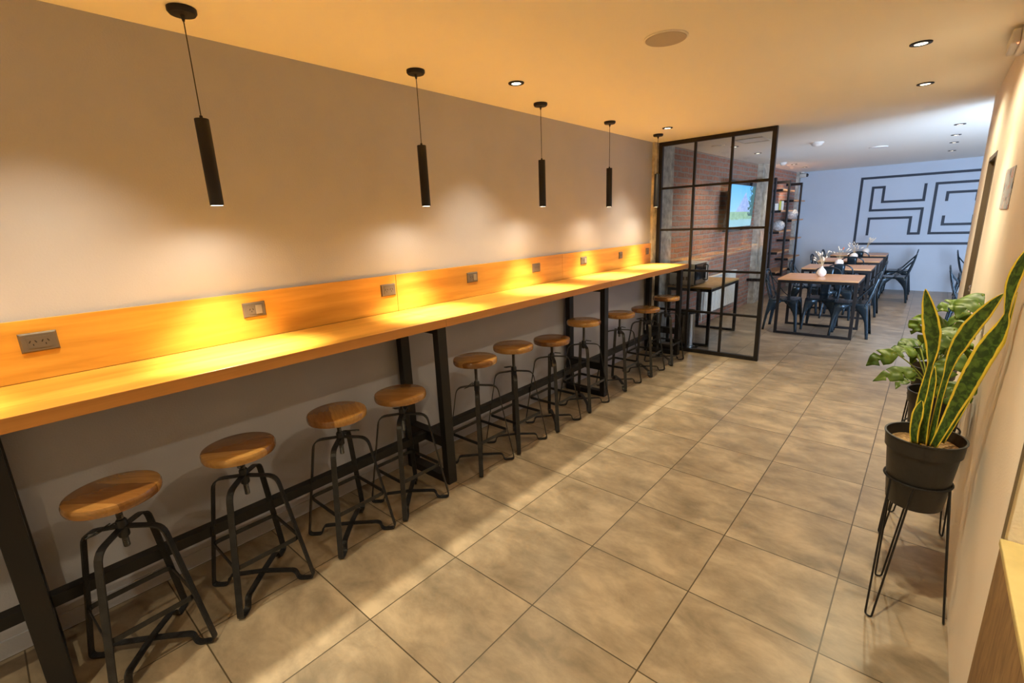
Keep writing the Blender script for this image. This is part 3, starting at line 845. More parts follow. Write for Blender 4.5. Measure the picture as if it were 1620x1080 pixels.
for x, y, lab in ((2.713, 6.659, 'first of the four downlights in a row on the right of the dining room ceiling'),
                  (2.705, 7.690, 'second of the four downlights in a row on the right of the dining room ceiling'),
                  (2.705, 8.630, 'third of the four downlights in a row on the right of the dining room ceiling'),
                  (2.705, 9.955, 'farthest of the four downlights in a row on the right of the dining room ceiling'),
                  (0.530, 6.113, 'dining room downlight behind the partition, by its middle bar'),
                  (0.545, 7.161, 'dining room downlight seen through the top right pane of the partition'),
                  (0.545, 9.583, 'dining room downlight above the wall shelves, just right of the partition'),
                  (0.560, 10.46, 'dining room downlight in the far left corner')):
    downlight(x, y, lab, P_FAR, True)

def disc(name, x, y, r, mat, label, cat, h=0.012, dome=False):
    t = MB()
    if dome: t.lathe([(0.0, 0), (r, 0), (r, -0.012), (r * 0.9, -0.02), (r * 0.75, -0.035), (r * 0.4, -0.048), (0, -0.05)], seg=36, cap=False)
    else: t.lathe([(0.0, 0), (r, 0), (r, -h * 0.5), (r * 0.97, -h), (0, -h)], seg=48, cap=False)
    o = t.build(name, mat, smooth=True, loc=(x, y, H - 0.0006))
    return tag(o, label, cat)
sp_ = thing('ceiling_speaker', 'round flush speaker grille on the near ceiling', 'speaker', (1.497, 1.714, H - 0.0006))
MB().lathe([(0.0, 0), (0.108, 0), (0.108, -0.004), (0.101, -0.006), (0.0, -0.006)], seg=48, cap=False).build('rim', M['white_plastic'], sp_, smooth=True)
MB().lathe([(0.0, -0.0062), (0.100, -0.0062), (0.098, -0.009), (0.0, -0.009)], seg=48, cap=False).build('grille', M['grille'], sp_, smooth=True)
disc('smoke_detector', 1.359, 6.736, 0.075, M['white_plastic'], 'white domed smoke detector on the dining room ceiling', 'detector', dome=True)
disc('ceiling_speaker', 1.894, 8.125, 0.11, M['white_plastic'], 'flat white disc further back on the dining room ceiling', 'speaker')
disc('smoke_detector', 0.480, 9.05, 0.06, M['white_plastic'], 'white detector on the ceiling just right of the partition top', 'detector', dome=True)
disc('ceiling_speaker', 0.400, 5.80, 0.06, M['white_plastic'], 'small flat white disc on the ceiling behind the partition', 'speaker')
hp = thing('access_hatch', 'square framed hatch in the ceiling behind the partition', 'hatch', (0.855, 5.72, H - 0.0006))
fm = MB()
fm.box(-0.15, 0.15, -0.19, -0.178, -0.010, 0); fm.box(-0.15, 0.15, 0.178, 0.19, -0.010, 0); fm.box(-0.15, -0.138, -0.178, 0.178, -0.010, 0); fm.box(0.138, 0.15, -0.178, 0.178, -0.010, 0)
fm.build('frame', M['micro'], hp); MB().box(-0.138, 0.138, -0.178, 0.178, -0.003, 0).build('panel', M['white_plastic'], hp)
em = thing('emergency_light', 'grey emergency light box with a red indicator at the top of the right wall', 'emergency light', (XR - 0.0005, 3.0, 2.47))
MB().box(-0.035, 0, -0.16, 0.20, -0.045, 0.040).build('housing', M['white_plastic'], em, bevel=0.006)
MB().box(-0.070, -0.036, -0.10, 0.19, -0.040, 0.030).build('diffuser', M['micro'], em, bevel=0.008)
MB().lathe([(0.0, 0), (0.004, 0), (0.003, -0.003), (0, -0.003)], seg=10, cap=False).build('indicator_light', M['red_led'], em, loc=(-0.045, -0.13, -0.047))

# ------------------------------------------------------------------ glass partition
PY0, PY1 = 4.905, 4.950
part = thing('glass_partition', 'black steel-framed glass partition of fifteen panes reaching the ceiling', 'partition', (0, 0, 0))
X0, X1 = 0.034, 1.305; Z0, Z1 = 0.0, H - 0.0015
FW = 0.045
o = MB()
o.box(X0, X0 + FW, PY0, PY1, Z0, Z1); o.box(X1 - FW, X1, PY0, PY1, Z0, Z1)
o.box(X0 + FW, X1 - FW, PY0, PY1, Z0, Z0 + FW); o.box(X0 + FW, X1 - FW, PY0, PY1, Z1 - FW, Z1)
o.build('outer_frame', M['frame_black'], part, bevel=0.0015)
mxs = (0.465, 0.870); mzs = (0.515, 1.012, 1.500, 1.990); mw = 0.0125
xs = [X0 + FW] + list(mxs) + [X1 - FW]; zs = [Z0 + FW] + list(mzs) + [Z1 - FW]
for x in mxs: MB().box(x - mw, x + mw, PY0 + 0.008, PY1 - 0.008, Z0 + FW, Z1 - FW).build('upright_bar', M['frame_black'], part)
for z in mzs:
    for i in range(3):
        a = xs[i] + (mw if i else 0); b_ = xs[i + 1] - (mw if i < 2 else 0)
        MB().box(a, b_, PY0 + 0.008, PY1 - 0.008, z - mw, z + mw).build('cross_bar', M['frame_black'], part)
for i in range(3):
    for j in range(5):
        a = xs[i] + (mw if i else 0); b_ = xs[i + 1] - (mw if i < 2 else 0)
        c = zs[j] + (mw if j else 0); d = zs[j + 1] - (mw if j < 4 else 0)
        MB().box(a, b_, 4.926, 4.930, c, d).build('pane', M['glass'], part)

# ------------------------------------------------------------------ behind the partition: side table, oven, bin, radiator, screen
def frame_table(name, x0, x1, y0, y1, top, th, mat, label, cat, group=None, sec=0.036):
    cx, cy = (x0 + x1) / 2, (y0 + y1) / 2; w2, d2 = (x1 - x0) / 2, (y1 - y0) / 2
    t = thing(name, label, cat, (cx, cy, 0), 0, group)
    MB().box(-w2, w2, -d2, d2, top - th, top).build('tabletop', mat, t, bevel=0.002)
    a = MB(); zt = top - th - 0.0005
    a.box(-w2 + .002, w2 - .002, -d2 + .002, -d2 + .002 + sec, zt - sec, zt); a.box(-w2 + .002, w2 - .002, d2 - .002 - sec, d2 - .002, zt - sec, zt)
    a.box(-w2 + .002, -w2 + .002 + sec, -d2 + .002 + sec, d2 - .002 - sec, zt - sec, zt); a.box(w2 - .002 - sec, w2 - .002, -d2 + .002 + sec, d2 - .002 - sec, zt - sec, zt)
    a.build('apron', M['black'], t)
    for sx in (-1, 1):
        for sy in (-1, 1):
            xa = sx * (w2 - .002); ya = sy * (d2 - .002)
            MB().box(min(xa, xa - sx * sec), max(xa, xa - sx * sec), min(ya, ya - sy * sec), max(ya, ya - sy * sec), 0, zt - sec).build('leg', M['black'], t)
    return t, w2, d2, sec
def ground_bars(t, w2, d2, sec, along):
    for s in (-1, 1):
        if along == 'X': MB().box(-w2 + .002 + sec, w2 - .002 - sec, min(s * (d2 - .002), s * (d2 - .002 - sec)), max(s * (d2 - .002), s * (d2 - .002 - sec)), 0.0, 0.03).build('floor_bar', M['black'], t)
        else: MB().box(min(s * (w2 - .002), s * (w2 - .002 - sec)), max(s * (w2 - .002), s * (w2 - .002 - sec)), -d2 + .002 + sec, d2 - .002 - sec, 0.0, 0.03).build('floor_bar', M['black'], t)
st, w2, d2, sc_ = frame_table('side_table', 0.060, 0.632, 5.25, 6.39, 0.770, 0.022, M['side_table'], 'black-framed side table with a yellow oak top behind the glass partition', 'table')
ground_bars(st, w2, d2, sc_, 'X')
mi = thing('microwave_oven', 'silver-grey microwave with a black glass door on the side table', 'microwave', (0.235, 5.53, 0.7705))
MB().box(-0.165, 0.16, -0.245, 0.245, 0.012, 0.285).build('casing', M['micro'], mi, bevel=0.006)
MB().box(0.1605, 0.178, -0.240, 0.130, 0.018, 0.280).build('door', M['glassblack'], mi, bevel=0.004)
MB().box(0.1605, 0.176, 0.134, 0.240, 0.018, 0.280).build('control_panel', M['micro'], mi, bevel=0.002)
MB().tube(fillet([(0.178, 0.110, 0.05), (0.205, 0.110, 0.05), (0.205, 0.110, 0.25), (0.178, 0.110, 0.25)], 0.02), 0.007, 8).build('handle', M['black'], mi)
for k_ in range(4):
    MB().box(-0.075 + k_ * 0.042, -0.050 + k_ * 0.042, -0.2458, -0.2452, 0.075, 0.120).build('vent', M['plastic_key'], mi)
for sx in (-1, 1):
    for sy in (-1, 1): MB().lathe([(0.012, 0), (0.012, 0.0118)], cx=sx * 0.13, cy=sy * 0.2, seg=12).build('foot', M['black'], mi)
bn = thing('pedal_bin', 'chrome pedal bin with a black lid behind the glass partition', 'bin', (0.385, 5.12, 0))
MB().lathe([(0.105, 0.0), (0.108, 0.02), (0.102, 0.022), (0.102, 0.445), (0.104, 0.45)], seg=40).build('body', M['chrome'], bn, smooth=True)
MB().lathe([(0.0, 0.4505), (0.112, 0.4505), (0.114, 0.47), (0.105, 0.487), (0.06, 0.495), (0, 0.497)], seg=40, cap=False).build('lid', M['black'], bn, smooth=True)
MB().box(0.10, 0.16, -0.025, 0.025, 0.012, 0.022).build('pedal', M['black'], bn, bevel=0.003)

ra = thing('radiator', 'white panel radiator on the brick wall behind the side table', 'radiator', (bx(7.11) + 0.012, 7.11, 0))
ra.rotation_euler = (0, 0, -math.atan(0.027))
MB().box(0.03, 0.055, -0.70, 0.70, 0.17, 0.73).build('panel', M['radiator'], ra, bevel=0.008)
rb = MB()
for k_ in range(20): rb.box(0.0555, 0.085, -0.69 + k_ * 0.0695, -0.645 + k_ * 0.0695, 0.185, 0.715)
rb.build('fins', M['radiator'], ra, bevel=0.006)
MB().box(0.025, 0.092, -0.705, 0.705, 0.7305, 0.742).build('top_cover', M['radiator'], ra, bevel=0.003)
MB().tube([(0.04, -0.66, 0.17), (0.04, -0.66, 0.06), (0.002, -0.66, 0.06)], 0.009, 8).build('pipe', M['radiator'], ra)
for yy in (-0.5, 0.5): MB().box(0.0, 0.03, yy - 0.02, yy + 0.02, 0.55, 0.62).build('bracket', M['radiator'], ra)

tv = thing('television', 'wall screen showing a mountain and green meadow, on the brick wall', 'television', (0.215, 7.66, 1.78))
tv.rotation_euler = (0, math.radians(4), 0)
MB().box(-0.02, 0.02, -0.68, 0.68, -0.385, 0.385).build('casing', M['glassblack'], tv, bevel=0.004)
scn_mb = MB(); scn_mb.v = [(0.0212, -0.655, -0.318), (0.0212, 0.655, -0.318), (0.0212, 0.655, 0.325), (0.0212, -0.655, 0.325)]; scn_mb.f = [(0, 1, 2, 3)]
so = scn_mb.build('screen', M['screen'], tv)
uvl = so.data.uv_layers.new(name='UVMap')
for li, l in enumerate(so.data.loops):
    v = so.data.vertices[l.vertex_index].co
    uvl.data[li].uv = ((v.y + 0.655) / 1.31, (v.z + 0.318) / 0.643)
MB().box(-0.0205 - (0.215 - bx(7.66)) + 0.028, -0.0205, -0.15, 0.15, -0.12, 0.12).build('wall_mount', M['black'], tv)

# ------------------------------------------------------------------ wall shelving
XS = 0.475
un_ = thing('shelf_unit', 'black steel and pine wall shelving on the brick wall left of the mural', 'shelf unit', (0, 0, 0))
def wx(y): return bx(y) + 0.002
for y in (8.74, 9.80, 10.90):
    b_ = MB(); xw = wx(y + 0.03) + (0.086 if 8.8 < y < 9.45 else 0)
    b_.box(XS - 0.03, XS, y - 0.035, y + 0.035, 0.44, 2.25)
    b_.box(xw, XS - 0.03, y - 0.035, y + 0.035, 2.20, 2.25); b_.box(xw, XS - 0.03, y - 0.035, y + 0.035, 0.44, 0.49)
    b_.build('upright', M['black'], un_)
for i, z in enumerate((2.085, 1.705, 1.315, 0.925, 0.540)):
    a, c = 9.43, 10.40
    MB().box(wx(c), XS - 0.032, a, c, z - 0.028, z).build('shelf', M['shelf'], un_, bevel=0.001)
    MB().box(wx(c), XS - 0.04, a - 0.012, a - 0.0005, z - 0.045, z).build('bracket', M['black'], un_)
for i, z in enumerate((1.905, 1.515, 1.125, 0.735)):
    a, c = 10.43, 11.50
    MB().box(wx(c), XS - 0.032, a, c, z - 0.028, z).build('shelf', M['shelf'], un_, bevel=0.001)
    MB().box(wx(c), XS - 0.04, a - 0.012, a - 0.0005, z - 0.045, z).build('bracket', M['black'], un_)
def ball_vase(x, y, z, r, label):
    t = MB(); prof = []
    for k_ in range(15):
        a = -PI / 2 + 0.35 + (PI - 0.55) * k_ / 14
        prof.append((r * math.cos(a), r * 0.92 * math.sin(a) + r * 0.92 * math.sin(PI / 2 - 0.35)))
    t.lathe(prof, seg=28)
    return tag(t.build('ball_vase', M['ball'], smooth=True, loc=(x, y, z + 0.001)), label, 'vase', 'round speckled vases on the shelves')
ball_vase(0.355, 9.68, 1.315, 0.115, 'white speckled ball vase on the lower shelf, nearer the partition')
ball_vase(0.365, 10.70, 1.515, 0.120, 'white speckled ball vase on the higher shelf, behind an upright')
def book(x, y, z, w_, h_, d_, col, label, name='book', cat='book'):
    t = thing(name, label, cat, (x, y, z + 0.0005), 0, 'books on the upper shelf')
    MB().box(-d_ / 2, d_ / 2, -w_ / 2, w_ / 2, 0, h_).build('cover', plain('cover_' + str(len(bpy.data.materials)), col, 0.5), t, bevel=0.001)
    MB().box(-d_ / 2 + 0.004, d_ / 2 - 0.004, -w_ / 2 + 0.003, w_ / 2 - 0.003, h_, h_ + 0.0005).build('pages', M['white_plastic'], t)
book(0.275, 9.50, 1.705, 0.03, 0.12, 0.025, (0.35, 0.38, 0.22), 'thin greenish book at the left end of the upper shelf')
book(0.335, 9.50, 1.705, 0.10, 0.125, 0.085, (0.78, 0.78, 0.76), 'thick white book on the upper shelf')
book(0.405, 9.52, 1.705, 0.10, 0.165, 0.030, (0.60, 0.60, 0.12), 'yellow green book on the upper shelf')
book(0.432, 9.52, 1.705, 0.10, 0.165, 0.020, (0.62, 0.66, 0.66), 'pale book at the front end of the upper shelf row')
cc = thing('security_camera', 'white security camera with a black lens in the far left ceiling corner', 'camera', (0.30, YF - 0.12, H - 0.001))
MB().lathe([(0.0, 0), (0.04, 0), (0.04, -0.02), (0.0, -0.022)], seg=20, cap=False).build('mount', M['white_plastic'], cc)
b2 = MB().lathe([(0.0, -0.07), (0.035, -0.07), (0.045, -0.05), (0.045, 0.05), (0.04, 0.06), (0, 0.06)], seg=20, cap=False).build('body', M['micro'], cc, smooth=True)
b2.rotation_euler = (0, PI / 2, 0); b2.location = (0.02, 0, -0.075)
b3 = MB().lathe([(0.0, 0), (0.036, 0), (0.036, 0.02), (0.025, 0.035), (0, 0.04)], seg=20, cap=False).build('lens', M['glassblack'], cc, smooth=True)
b3.rotation_euler = (0, PI / 2, 0); b3.location = (0.081, 0, -0.075)

# ------------------------------------------------------------------ dining tables, vases
TY = ((6.52, 7.27), (8.08, 8.83), (9.52, 10.27), (10.95, 11.70))
names = ('nearest dining table of the row, oak top on a black frame with a teardrop vase',
         'second dining table of the row, between the nearest and the third',
         'third dining table of the row, second from the far wall',
         'farthest dining table of the row, right against the far wall')
first = None
for i, (a, b_) in enumerate(TY):
    if first is None:
        first, w2, d2, sc_ = frame_table('dining_table', 1.10, 2.015, a, b_, 0.772, 0.022, M['table'], names[i], 'table', 'dining tables in a row')
        ground_bars(first, w2, d2, sc_, 'X')
    else:
        dup(first, (1.5575, (a + b_) / 2, 0), 0, names[i])

random.seed(5)
def vase(x, y, z, style, label):
    t = thing('bud_vase', label, 'vase', (x, y, z + 0.0005), 0, 'white bud vases on the dining tables')
    if style == 0: prof = [(0.0, 0.0), (0.032, 0.0), (0.052, 0.02), (0.060, 0.045), (0.056, 0.07), (0.040, 0.095), (0.022, 0.115), (0.014, 0.130), (0.012, 0.14), (0.009, 0.14), (0.009, 0.10)]
    else: prof = [(0.0, 0.0), (0.034, 0.0), (0.052, 0.018), (0.061, 0.048), (0.059, 0.075), (0.045, 0.100), (0.022, 0.112), (0.018, 0.115), (0.014, 0.113), (0.012, 0.09)]
    MB().lathe(prof, seg=28, cap=False).build('vase_body', M['ceramic'], t, smooth=True)
    top = prof[-2][1]
    rnd = random.Random(int(y * 100))
    for k_ in range(12):
        a = rnd.uniform(0, 2 * PI); sp = rnd.uniform(0.02, 0.13); h = rnd.uniform(0.08, 0.19)
        if style == 3: a = rnd.uniform(-0.4, 0.6); h = rnd.uniform(0.12, 0.2)
        e = Vector((sp * math.cos(a), sp * math.sin(a), top + h)); m_ = Vector((e.x * 0.3, e.y * 0.3, top + h * 0.55))
        pts = []
        for q in range(7):
            u = q / 6; pts.append(Vector((0, 0, top - 0.03)) * (1 - u) ** 2 + m_ * 2 * u * (1 - u) + e * u * u)
        s = MB().tube(pts, 0.0014, 5).build('dried_stem', M['straw'], t)
        d = (pts[-1] - pts[-2]).normalized()
        hb = MB(); L_ = rnd.uniform(0.035, 0.055); R_ = rnd.uniform(0.007, 0.011)
        hp_ = [pts[-1] + d * (L_ * (q / 6 - 0.3)) for q in range(7)]
        # seed head: swept spindle
        b0 = len(hb.v)
        sd = d.cross(Vector((0.3, 0.2, 1))).normalized(); ud = sd.cross(d)
        for q, p in enumerate(hp_):
            rr = R_ * math.sin(PI * (q + 0.4) / 6.8)
            for g in range(8):
                hb.v.append(tuple(p + sd * rr * math.cos(g * PI / 4) + ud * rr * math.sin(g * PI / 4)))
        for q in range(6):
            for g in range(8):
                hb.f.append((b0 + q * 8 + g, b0 + q * 8 + (g + 1) % 8, b0 + (q + 1) * 8 + (g + 1) % 8, b0 + (q + 1) * 8 + g))
        hb.f.append(tuple(b0 + g for g in range(8))); hb.f.append(tuple(b0 + 48 + g for g in range(8)))
        hb.build('seed_head', M['red_bloom'] if (style == 1 and k_ == 4) else M['straw_pale'], s, smooth=True)
    return t
vase(1.545, 6.93, 0.772, 0, 'white teardrop vase with dried flowers on the nearest dining table')
vase(1.557, 8.47, 0.772, 1, 'white round vase with pale and orange dried flowers on the second dining table')
vase(1.600, 9.93, 0.772, 2, 'white round vase with dried grasses on the third dining table')
vase(1.655, 11.36, 0.772, 3, 'white round vase with a leaning dried spray on the farthest dining table')

# ------------------------------------------------------------------ metal chairs
def make_chair():
    """faces +x; origin on the floor under the seat centre"""
    t = thing('metal_chair', '', 'chair', (0, 0, 0), 0, 'dark metal chairs around the dining tables')
    sh = 0.455
    # seat: rounded square pressed sheet with a folded rim
    def rsq(h, r, n=5):
        out = []
        for cx, cy, a0 in ((h - r, h - r, 0), (-(h - r), h - r, PI / 2), (-(h - r), -(h - r), PI), (h - r, -(h - r), 1.5 * PI)):
            for k_ in range(n + 1):
                a = a0 + PI / 2 * k_ / n; out.append((cx + r * math.cos(a), cy + r * math.sin(a)))
        return out
    s = MB(); rings = [(0.178, 0.045, sh - 0.035), (0.182, 0.05, sh - 0.008), (0.174, 0.05, sh), (0.150, 0.04, sh - 0.003), (0.05, 0.02, sh - 0.008)]
    n = None
    for h, r, z in rings:
        p = rsq(h, r); n = len(p); s.v += [(x, y, z) for x, y in p]
    for k_ in range(len(rings) - 1):
        for g in range(n):
            s.f.append((k_ * n + g, k_ * n + (g + 1) % n, (k_ + 1) * n + (g + 1) % n, (k_ + 1) * n + g))
    s.f.append(tuple(range((len(rings) - 1) * n, len(rings) * n)))
    so_ = s.build('seat', M['chair'], t, smooth=True)
    md = so_.modifiers.new('sheet', 'SOLIDIFY'); md.thickness = 0.003
    # legs: tapering folded sheet, arched into the apron
    for sx in (-1, 1):
        for sy in (-1, 1):
            l = MB(); N_ = 9
            spl = 0.035 if sx > 0 else 0.055
            for q in range(N_):
                u = q / (N_ - 1); z = (sh - 0.012) * (1 - u)
                w_ = 0.030 + 0.135 * max(0.0, 1 - u * 1.9) ** 1.8 + 0.014 * (1 - u)
                ox = sx * (0.178 + (spl + 0.0) * u ** 0.9); oy = sy * (0.178 + 0.028 * u ** 0.9)
                l.v += [(ox - sx * w_, oy, z), (ox - sx * 0.012, oy, z), (ox, oy - sy * 0.012, z), (ox, oy - sy * w_, z)]
            for q in range(N_ - 1):
                for g in range(3): l.f.append((q * 4 + g, q * 4 + g + 1, q * 4 + 5 + g, q * 4 + 4 + g))
            lo = l.build('leg', M['chair'], t, smooth=True)
            md = lo.modifiers.new('sheet', 'SOLIDIFY'); md.thickness = 0.003; md.offset = 0
    # hoop back and slat
    bz = 0.860
    hoop = fillet([(-0.155, -0.175, sh - 0.02), (-0.185, -0.180, sh + 0.06), (-0.262, -0.165, bz - 0.05), (-0.268, -0.06, bz), (-0.268, 0.06, bz), (-0.262, 0.165, bz - 0.05), (-0.185, 0.180, sh + 0.06), (-0.155, 0.175, sh - 0.02)], [0, .05, .08, .08, .08, .08, .05, 0], 5)
    MB().tube(hoop, 0.0095, 8).build('back_hoop', M['chair'], t, smooth=True)
    sl = MB(); N_ = 8
    for q in range(N_):
        u = q / (N_ - 1); x = -0.176 - 0.094 * u - 0.012 * math.sin(PI * u); z = sh - 0.01 + (bz - sh + 0.01) * u; w_ = 0.052 + 0.022 * u
        for g in (-1, -0.5, 0, 0.5, 1): sl.v.append((x - 0.008 * (1 - g * g), g * w_, z))
    for q in range(N_ - 1):
        for g in range(4): sl.f.append((q * 5 + g, q * 5 + g + 1, q * 5 + 6 + g, q * 5 + 5 + g))
    so2 = sl.build('back_slat', M['chair'], t, smooth=True)
    md = so2.modifiers.new('sheet', 'SOLIDIFY'); md.thickness = 0.003
    for sy in (-1, 1):
        MB().tube(fillet([(0.02, sy * 0.181, sh - 0.01), (-0.06, sy * 0.186, sh + 0.05), (-0.262, sy * 0.162, bz - 0.09)], 0.03), 0.0065, 8).build('side_brace', M['chair'], t, smooth=True)
    return t
chair0 = make_chair()
CH = [
    (1.150, 6.860, 0.0, 'dark metal chair at the left end of the nearest dining table'),
    (1.560, 7.130, -PI / 2, 'dark metal chair tucked in on the far side of the nearest dining table'),
    (1.945, 6.870, PI, 'dark metal chair at the right end of the nearest dining table'),
    (1.150, 8.420, 0.0, 'dark metal chair at the left end of the second dining table'),
    (1.640, 8.130, PI / 2, 'dark metal chair on the near side of the second table, solid back towards the camera'),
    (1.900, 8.560, PI, 'dark metal chair at the right end of the second dining table'),
    (1.200, 9.950, 0.0, 'dark metal chair at the left end of the third dining table'),
    (1.640, 9.600, PI / 2, 'dark metal chair on the near side of the third dining table'),
    (2.215, 10.250, PI, 'dark metal chair pulled out at the right end of the third dining table'),
    (1.180, 11.300, 0.0, 'dark metal chair at the left end of the farthest dining table'),
    (1.600, 10.98, PI / 2, 'dark metal chair on the near side of the farthest dining table'),
    (2.210, 11.380, PI, 'farthest dark metal chair at the right end of the farthest table, by the wall'),
    (3.215, 7.000, 0.0, 'nearest dark metal chair peeking past the right wall corner, lowest in view'),
    (3.150, 8.000, 0.0, 'middle dark metal chair peeking past the right wall corner'),
    (3.300, 11.20, 0.0, 'farthest dark metal chair at right, its hoop against the far wall under the mural'),
]
for i, (x, y, rz, lab) in enumerate(CH):
    if i == 0:
        chair0.location = (x, y, 0); chair0.rotation_euler = (0, 0, rz); chair0['label'] = lab
    else: dup(chair0, (x, y, 0), rz, lab)

# ------------------------------------------------------------------ flyer
fy = MB().box(XR - 0.003, XR - 0.0004, 2.36, 2.76, 1.615, 1.806).build('wall_flyer', M['flyer'])
tag(fy, 'small printed flyer with dark and red blotches on the right wall', 'flyer')

# ------------------------------------------------------------------ potted plants on hairpin stands
def pot(x, y, zr, zb, r, label, cat='plant', name='potted_plant'):
    """a plant whose origin is the pot's foot"""
    t = thing(name, label, cat, (x, y, zb), 0, None)
    h = zr - zb
    MB().lathe([(0.0, 0.0), (r * 0.70, 0.0), (r * 0.72, 0.004), (r * 0.90, h - 0.060), (r * 0.955, h - 0.058), (r * 0.985, h - 0.006), (r * 1.01, h - 0.004), (r * 1.01, h), (r * 0.955, h), (r * 0.93, h - 0.03), (r * 0.86, h - 0.10)], seg=48, cap=False).build('pot', M['pot'], t, smooth=True)
    sm = MB(); N_ = 24; rs = (0.0, 0.35, 0.7, 0.99)
    rnd = random.Random(3)
    zz = h - 0.045
    sm.v.append((0, 0, zz + 0.006))
    for k_ in range(1, 4):
        for g in range(N_): sm.v.append((r * 0.90 * rs[k_] * math.cos(2 * PI * g / N_), r * 0.90 * rs[k_] * math.sin(2 * PI * g / N_), zz + rnd.uniform(-0.004, 0.005)))
    for g in range(N_): sm.f.append((0, 1 + g, 1 + (g + 1) % N_))
    for k_ in range(2):
        for g in range(N_): sm.f.append((1 + k_ * N_ + g, 1 + (k_ + 1) * N_ + g, 1 + (k_ + 1) * N_ + (g + 1) % N_, 1 + k_ * N_ + (g + 1) % N_))
    sm.build('mulch', M['soil'], t)
    return t
def stand(x, y, zring, r, feet, label):
    t = thing('plant_stand', label, 'plant stand', (x, y, 0), 0, 'black hairpin plant stands')
    ring = [(r * math.cos(2 * PI * k_ / 40), r * math.sin(2 * PI * k_ / 40), zring) for k_ in range(40)]
    MB().tube(ring, 0.0042, 8, closed=True).build('ring', M['black'], t, smooth=True)
    for a, fr_ in feet:
        p1 = (r * math.cos(a - 0.40), r * math.sin(a - 0.40), zring); p2 = (r * math.cos(a + 0.40), r * math.sin(a + 0.40), zring)
        fx, fy_ = fr_ * math.cos(a), fr_ * math.sin(a); tx, ty = -math.sin(a), math.cos(a)
        f1 = (fx - tx * 0.012, fy_ - ty * 0.012, 0.0045); f2 = (fx + tx * 0.012, fy_ + ty * 0.012, 0.0045)
        MB().tube(fillet([p1, f1, f2, p2], 0.014, 5), 0.0038, 8).build('leg', M['black'], t, smooth=True)
    return t
P1 = (2.716, 1.470); P2 = (2.752, 2.100); P3 = (2.738, 2.600)
def feet_at(c, pts): return [(math.atan2(py - c[1], px - c[0]), math.hypot(px - c[0], py - c[1])) for px, py in pts]
stand(*P1, 0.598, 0.1045, feet_at(P1, [(2.638, 1.322), (2.650, 1.624), (2.872, 1.461)]), 'black wire hairpin plant stand nearest the camera, under the snake plant')
stand(*P2, 0.598, 0.1045, feet_at(P2, [(2.630, 2.00), (2.66, 2.26), (2.868, 2.16)]), 'black wire plant stand in the middle, under the larger monstera pot')
stand(*P3, 0.598, 0.092, feet_at(P3, [(2.63, 2.50), (2.65, 2.74), (2.85, 2.66)]), 'farthest black wire plant stand, half hidden behind the others')
MBX = XR - 0.012
sn = pot(*P1, 0.782, 0.492, 0.124, 'snake plant with yellow-edged sword leaves in the nearest black pot')
LV = {
'L1': [(2.6926,1.4600,0.7321,0.0347), (2.6917,1.4600,0.7988,0.0319), (2.6855,1.4500,0.8925,0.0291), (2.6884,1.4500,0.9699,0.0263), (2.6921,1.4500,1.0383,0.0190), (2.6930,1.4400,1.0731,0.0188), (2.6907,1.4400,1.1311,0.0396), (2.6807,1.4300,1.1941,0.0554), (2.6679,1.4300,1.2516,0.0484), (2.6544,1.4300,1.3018,0.0322), (2.6430,1.4300,1.3495,0.0023)],
'L2': [(2.6860,1.4000,0.7673,0.0217), (2.6796,1.4000,0.8178,0.0288), (2.6810,1.3900,0.8808,0.0356), (2.6839,1.3900,0.9144,0.0259), (2.6868,1.3900,0.9402,0.0047)],
'L3': [(2.7092,1.4400,0.7530,0.0292), (2.7055,1.4300,0.8396,0.0288), (2.7059,1.4200,0.9072,0.0261), (2.7077,1.4200,0.9753,0.0211), (2.7072,1.4200,1.0196,0.0210), (2.7060,1.4200,1.0682,0.0023)],
'L4': [(2.7326,1.4600,0.7412,0.0199), (2.7347,1.4600,0.8364,0.0196), (2.7368,1.4500,0.9423,0.0175), (2.7420,1.4400,1.0329,0.0189), (2.7476,1.4300,1.1037,0.0338), (2.7607,1.4200,1.1641,0.0498), (2.7780,1.4100,1.2231,0.0520), (2.8026,1.4000,1.2783,0.0429), (2.8228,1.3900,1.3225,0.0250), (2.8393,1.3900,1.3511,0.0015)],
'L5': [(2.7417,1.4200,0.7574,0.0224), (2.7579,1.4100,0.8352,0.0303), (2.7751,1.4000,0.9226,0.0412), (2.7920,1.3800,1.0118,0.0544), (2.8068,1.3600,1.0939,0.0577), (2.8205,1.3500,1.1566,0.0581), (2.8348,1.3400,1.2086,0.0510), (2.8461,1.3300,1.2564,0.0325), (2.8484,1.3200,1.2938,0.0131), (2.8459,1.3100,1.3339,0.0188), (2.8444,1.3000,1.3853,0.0314), (2.8481,1.2900,1.4278,0.0338), (2.8546,1.2800,1.4674,0.0277), (2.8619,1.2800,1.4978,0.0165), (2.8690,1.2800,1.5276,0.0014)],
'L6': [(2.7679,1.5000,0.7516,0.0147), (2.7983,1.4900,0.8804,0.0178), (2.8290,1.4700,1.0288,0.0188), (2.8524,1.4600,1.1291,0.0199), (2.8675,1.4500,1.1900,0.0195), (2.8768,1.4400,1.2438,0.0144), (2.8797,1.4300,1.2976,0.0095), (2.8761,1.4200,1.3537,0.0016)],
}
